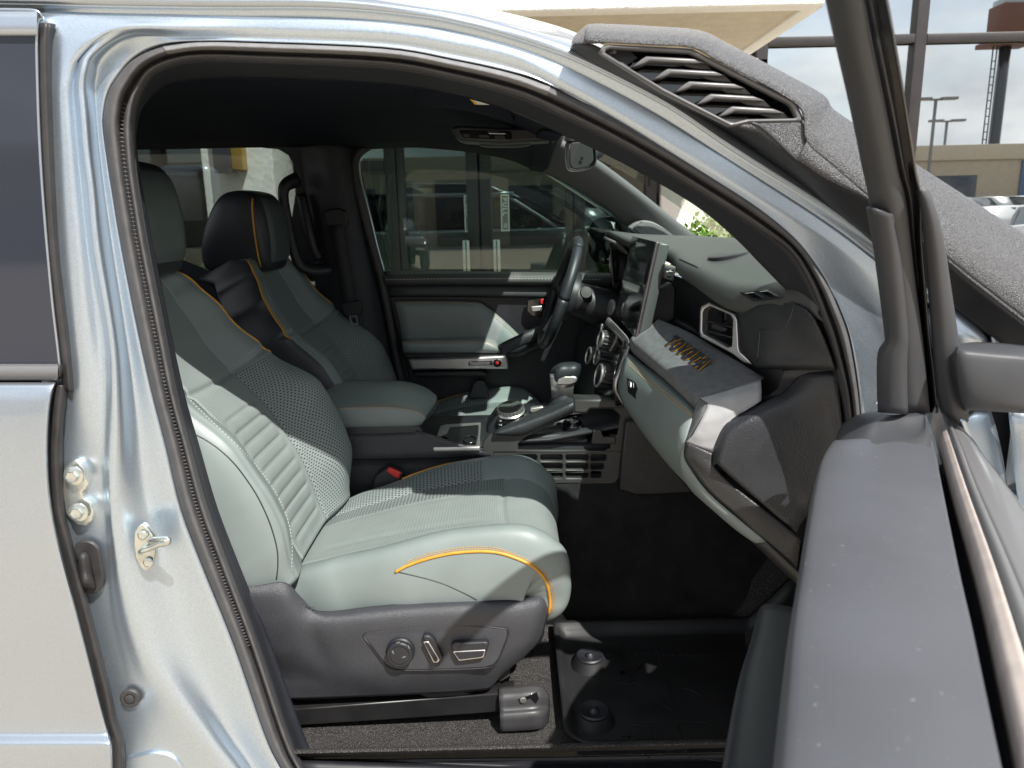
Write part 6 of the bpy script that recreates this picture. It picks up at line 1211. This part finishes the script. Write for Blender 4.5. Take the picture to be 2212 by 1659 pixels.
# storefront under the canopy
xs = [-8.0, -5.6, -3.42, -1.15, .71, 1.42, 2.45]
for i, x in enumerate(xs): mull(x - .055, x + .055, .15, 2.93, 'mullion')
for a, b in zip(xs, xs[1:]):
    if a == -1.15: continue
    if a == 1.42:
        box('stucco_wall', ((a + b) / 2 + .02, GY - .02, 1.54), (b - a - .14, .16, 2.78), M_STUC, BD, bev=.01); continue
    mull(a + .058, b - .058, 1.98, 2.08, 'transom'); mull(a + .058, b - .058, .15, .30, 'sill_rail')
    gpane(a + .05, b - .05, .28, 1.99, M_PANED); gpane(a + .05, b - .05, 2.07, 2.93, M_PANED)
mull(-1.09, .65, 2.50, 2.60, 'door_header'); gpane(-1.10, .66, 2.59, 2.93, M_PANED)
for sgn, (x0, x1) in ((-1, (-1.085, -.292)), (1, (-.272, .645))):
    dr = sub('glass_door', BD)
    st_in = x1 - .115 if sgn < 0 else x0
    for a, b in ((x0, x0 + (.07 if sgn < 0 else .115)), (x1 - (.115 if sgn < 0 else .07), x1)): o = mull(a, b, .17, 2.49, 'door_stile'); o.parent = dr; o.matrix_parent_inverse = dr.matrix_world.inverted()
    a, b = x0 + (.07 if sgn < 0 else .115), x1 - (.115 if sgn < 0 else .07)
    for z0, z1, nm in ((.17, .42, 'bottom_rail'), (1.24, 1.33, 'middle_rail'), (2.40, 2.49, 'top_rail')): o = mull(a + .002, b - .002, z0, z1, nm, d=.10); o.parent = dr; o.matrix_parent_inverse = dr.matrix_world.inverted()
    for z0, z1 in ((.42, 1.24), (1.33, 2.40)): o = gpane(a, b, z0, z1, M_PANED, 'door_pane'); o.parent = dr; o.matrix_parent_inverse = dr.matrix_world.inverted()
    hx_ = (x1 - .17) if sgn < 0 else (x0 + .17)
    box('push_handle', (hx_ + (.035 if sgn < 0 else -.02), GY - .10, 1.12), (.07, .04, .36), M_SATIN, dr, bev=.008)
    box('handle_groove', (hx_ + (.035 if sgn < 0 else -.02), GY - .122, 1.12), (.012, .004, .34), M_PLA, dr, bev=.001)
    # printed decal with its lettering
    px_ = -.395 if sgn < 0 else -.03
    box('door_sticker', (px_, GY - .012, 1.555), (.085, .004, .36), M_PRINT, dr, bev=.001)
    box('sticker_field', (px_, GY - .0145, 1.555), (.060, .003, .33), mat('sticker_grey', (.16, .17, .17), .6) if 'sticker_grey' not in MATS else MATS['sticker_grey'], dr, bev=.001)
    letters('PULL', Vector((px_ - .022, GY - .0165, 1.70)), Vector((0, 0, -1)), Vector((1, 0, 0)), .062, M_PRINT, dr, depth=.002, bold=.002, gap=1.6)
    for k_ in range(3): box('sticker_line', (px_ - .012 + .012 * k_, GY - .0165, 1.43), (.006, .002, .045), M_PRINT, dr, bev=0)
# tall glazing to the right of the canopy
for x in (2.45, 3.95, 6.6, 9.2, 11.8): mull(x - .055, x + .055, .15, 6.4, 'tall_mullion')
vv = (2.45, 3.95, 6.6, 9.2, 11.8)
for a, b in zip(vv, vv[1:]):
    for z0, z1 in ((.15, 3.03), (3.13, 6.4)): gpane(a + .05, b - .05, z0, z1, M_PANE, 'tall_pane')
    mull(a + .056, b - .056, 3.04, 3.12, 'tall_transom')
# inside the store
sh_ = box('showroom_back_wall', (2, 12.0, 3.2), (30, .1, 6.4), M_INTR, BD, bev=0)
box('showroom_floor', (2, 9.2, .10), (30, 5.5, .08), M_INTR, BD, bev=0); box('showroom_ceiling', (2, 9.2, 6.45), (30, 5.6, .1), M_INTR, BD, bev=0)
box('showroom_wall', (-13, 9.2, 3.2), (.1, 5.5, 6.4), M_INTR, BD, bev=0); box('showroom_wall', (17, 9.2, 3.2), (.1, 5.5, 6.4), M_INTR, BD, bev=0)
box('roof_slab', (2, 9.2, 6.6), (30, 6.0, .2), M_STUC, BD, bev=0)
# wall lamp
WL = thing('wall_lamp', 'brass and dark glass box lamp on the white pillar', 'lamp', (-2.08, 4.58, 2.0))
box('brass_box', (-2.035, 4.545, 2.15), (.17, .11, .48), M_BRASS, WL, bev=.004)
box('dark_glass', (-2.085, 4.50, 2.135), (.115, .14, .50), mat('lamp_glass', (.06, .06, .075), .25), WL, bev=.004)
box('lamp_base', (-2.06, 4.53, 1.89), (.15, .12, .012), M_GLOSS, WL, bev=.002)

# ---- shrubs in the planting strip
def shrub(name, label, c, rx, ry, h, n, seed, group=None):
    rng = random.Random(seed); t = thing(name, label, 'shrub', c, group); V, Fc = [], []; SV = []
    for i in range(n):
        a = rng.uniform(0, 2 * math.pi); r = math.sqrt(rng.random()); zf = rng.random() ** .45
        lump = .88 + .12 * math.sin(a * 3 + seed) * math.sin(a * 5.3 + zf * 6) + rng.uniform(-.08, .14)
        p = Vector((c[0] + math.cos(a) * r * rx, c[1] + math.sin(a) * r * ry, c[2] + .1 + (h - .1) * zf * lump))
        d = Vector((rng.uniform(-1, 1), rng.uniform(-1, 1), rng.uniform(.1, 1.3))).normalized(); s = d.cross(Vector((rng.uniform(-1, 1), rng.uniform(-1, 1), rng.uniform(-.5, .5)))).normalized()
        L, w_ = rng.uniform(.035, .06), rng.uniform(.010, .016); b = d.cross(s) * .006; k = len(V)
        V += [p, p + d * L * .45 + s * w_ + b, p + d * L, p + d * L * .45 - s * w_ + b]; Fc += [(k, k + 1, k + 2), (k, k + 2, k + 3)]
    fo = mesh('foliage', V, Fc, M_LEAF, t); fo['kind'] = 'stuff'
    for i in range(14):
        a = rng.uniform(0, 6.28); r = rng.random() * .8; q = Vector((c[0] + math.cos(a) * r * rx, c[1] + math.sin(a) * r * ry, c[2]))
        tube('stem', [q, q + Vector((rng.uniform(-.05, .05), rng.uniform(-.05, .05), h * .5)), q + Vector((rng.uniform(-.1, .1), rng.uniform(-.1, .1), h * .9))], [.008, .006, .003], M_STEM, t, k=3, seg=5)
    return t
for i, x in enumerate((1.46, 1.84, 2.22)): shrub('shrub', ('bright green shrub before the stucco wall, nearest the glass doors', 'tall bright green shrub in the middle of the row before the stucco wall', 'bright green shrub before the stucco wall, nearest the tall glazing')[i], (x, 4.1, .15), .30, .24, 1.26 + .04 * (i == 1), 8000, 3 + i, 'shrubs before the stucco wall')
for i, x in enumerate((-2.55, -2.15)): shrub('shrub', ('small green shrub left of the pillar with the wall lamp', 'small green shrub right before the pillar with the wall lamp')[i], (x, 3.95, .15), .25, .22, 1.10 - .05 * i, 2000, 13 + i, 'shrubs below the wall lamp')

# ================================================================== across the lot (seen mirrored in the storefront glass)
def mirr(x, y, Yv): p = P(x, y, Yv); return Vector((p.x, 2 * GY - p.y, p.z))
OB = thing('service_building', 'long low beige building with dark garage doors across the lot', 'building', (0, -33, 0))
box('service_wall', (2, -36.0, 2.4), (70, 6.0, 4.8), M_TANW, OB, bev=.03)
box('roof_band', (2, -33.0, 4.55), (70.6, .3, .9), M_SOFF, OB, bev=.03)
for x in (-9.5, -6.0, -2.2, 1.4, 5.0, 18, 27.5, 36): box('garage_door', (x, -32.98, 1.6), (2.7, .10, 3.2), M_CARB, OB, bev=.02)
box('blue_bay', (33.0, -32.95, 2.0), (3.0, .12, 4.0), M_BLUEW, OB, bev=.02)
LPG = 'lamp posts across the lot'
for (px, py, yv, hgt) in ((2022, 215, 44, 0), (2046, 262, 52, 0)):
    p = mirr(px, py, yv); t = thing('lamp_post', 'taller twin-headed lamp post across the lot' if py == 215 else 'shorter twin-headed lamp post across the lot', 'lamp post', (p.x, p.y, 0), LPG)
    tube('pole', [Vector((p.x, p.y, 0)), Vector((p.x, p.y, p.z / 2)), Vector((p.x, p.y, p.z))], .09, M_GALV, t, k=2, seg=10)
    for s_ in (-1, 1): box('lamp_head', (p.x + s_ * .75, p.y, p.z + .05), (.9, .45, .16), M_GALV, t, bev=.03)
    box('head_bracket', (p.x, p.y, p.z), (.7, .12, .12), M_GALV, t, bev=.02)
p = mirr(2172, 100, 60); TW = thing('sign_tower', 'tall dark pole with a ladder cage and a brown box on top', 'sign tower', (p.x, p.y, 0))
tube('mast', [Vector((p.x, p.y, 0)), Vector((p.x, p.y, p.z / 2)), Vector((p.x, p.y, p.z))], .42, M_CARB, TW, k=2, seg=12)
for dx in (-.75, -1.05): tube('ladder_rail', [Vector((p.x + dx, p.y + .2, 3)), Vector((p.x + dx, p.y + .2, p.z))], .05, M_CARB, TW, k=2, seg=6)
for i in range(16): box('ladder_rung', (p.x - .9, p.y + .2, 3.5 + i * (p.z - 4) / 16), (.34, .06, .07), M_CARB, TW, bev=0)
box('platform', (p.x, p.y, p.z + .15), (3.4, 2.2, .35), M_BROWN, TW, bev=.03); box('sign_box', (p.x + .1, p.y, p.z + 1.7), (2.4, 1.8, 2.4), M_BROWN, TW, bev=.1); box('sign_cap', (p.x + .1, p.y, p.z + 3.1), (2.0, 1.6, .5), M_CARS, TW, bev=.1)

def make_car(name, label, x, y, rz, paint, group, h=1.0):
    t = thing(name, label, 'car', (0, 0, 0), group)
    secs = [(-2.25, .45, .72, .72), (-2.15, .40, .88, .80), (-1.5, .34, .96, .88), (-1.35, .33, .98, .9), (-.9, .32, .99, .9), (.6, .32, .98, .9), (1.1, .32, .97, .9), (1.9, .34, .88, .86), (2.2, .42, .76, .78), (2.28, .48, .66, .70)]
    rows = []
    for X, zb, zt, hw in secs: rows.append([Vector((X, a * hw, b)) for a, b in ((-1, zb), (-1.03, (zb + zt) / 2), (-.98, zt - .06), (-.86, zt), (0, zt + .02), (.86, zt), (.98, zt - .06), (1.03, (zb + zt) / 2), (1, zb))])
    bd_ = gridmesh('car_body', [spline(r, 2) for r in rows], paint, t, thick=.01)
    g = [(-1.75, .96, .80), (-1.35, 1.40 * h, .66), (-.6, 1.47 * h, .64), (.25, 1.44 * h, .63), (.75, 1.20 * h, .70), (1.15, .97, .80)]
    cb = gridmesh('cabin', [[Vector((X, -hw, z)), Vector((X, 0, z + .02)), Vector((X, hw, z))] for X, z, hw in g], paint, t, thick=.02)
    for s_ in (-1, 1):
        mesh('side_window', [Vector((X, s_ * hw, z)) for X, z, hw in ((-1.6, .98, .81), (-1.25, 1.34 * h, .69), (.2, 1.38 * h, .67), (.95, .98, .81))], [(0, 1, 2, 3)], M_SCREEN, t)
        mesh('door_panel', [Vector((X, s_ * (hw + .012), z)) for X, z, hw in ((-1.75, .95, .80), (1.15, .95, .80), (.75, 1.22 * h, .69), (.25, 1.44 * h, .62), (-1.35, 1.40 * h, .65))], [(0, 1, 2, 3, 4)], M_SCREEN, t)
        for X in (-1.35, 1.42):
            wl = lathe('wheel', [(.15, -.1), (.31, -.1), (.33, -.05), (.33, .05), (.31, .1), (.15, .1)], (X, s_ * .80, .33), (0, 1, 0), M_TYRE, t, seg=20)
            lathe('rim', [(.02, .09 * s_), (.2, .06 * s_), (.21, .105 * s_)], (X, s_ * .80, .33), (0, 1, 0), M_SATIN, wl, seg=12)
        box('headlamp', (2.18, s_ * .6, .66), (.12, .30, .12), M_CHROME, t, bev=.03); box('tail_lamp', (-2.2, s_ * .6, .76), (.08, .28, .14), M_RED, t, bev=.02)
    mesh('windscreen', [Vector(v) for v in ((.28, -.60, 1.43 * h + .012), (.28, .60, 1.43 * h + .012), (1.12, .76, .99), (1.12, -.76, .99))], [(0, 1, 2, 3)], M_SCREEN, t)
    t.matrix_world = Matrix.Translation((x, y, 0)) @ Matrix.Rotation(rz, 4, 'Z')
    return t
_m = lambda x, yv: (lambda p: (p.x, p.y))(mirr(x, 450, yv))
cars = [('white hatchback parked nose-out across the lot, nearest the storefront', *_m(2150, 19), 2.5, M_CARW, .98), ('grey sedan parked beside the white hatchback across the lot', *_m(2260, 21), 2.5, M_CARS, 1.0),
        ('dark tall wagon parked in the far row before the garages', *_m(2085, 29), 1.5, M_CARB, 1.2), ('silver tall wagon parked in the far row before the garages', *_m(2160, 30), 1.5, M_CARS, 1.2), ('white tall wagon parked in the far row before the garages', *_m(2240, 29), 1.5, M_CARW, 1.2),
        ('white sedan mirrored left of the glass doors across the lot', -6.5, -17.5, 1.2, M_CARW, 1.0), ('dark sedan mirrored in the left door pane across the lot', -3.6, -18.5, 1.3, M_CARB, 1.0), ('grey wagon parked across the lot before the garage doors', 3.4, -19.5, 1.3, M_CARS, 1.15)]
for lb, x, y, rz, pm, h in cars: make_car('parked_car', lb, x, y, rz, pm, 'cars parked across the lot', h)

# ---- keep the tree three levels deep: thing > part > sub-part
bpy.context.view_layer.update()
def depth_of(o):
    n = 0
    while o.parent is not None: o = o.parent; n += 1
    return n
for o in list(bpy.data.objects):
    while depth_of(o) > 2:
        mw = o.matrix_world.copy(); gp_ = o.parent.parent; o.parent = gp_; o.matrix_parent_inverse = gp_.matrix_world.inverted(); o.matrix_world = mw
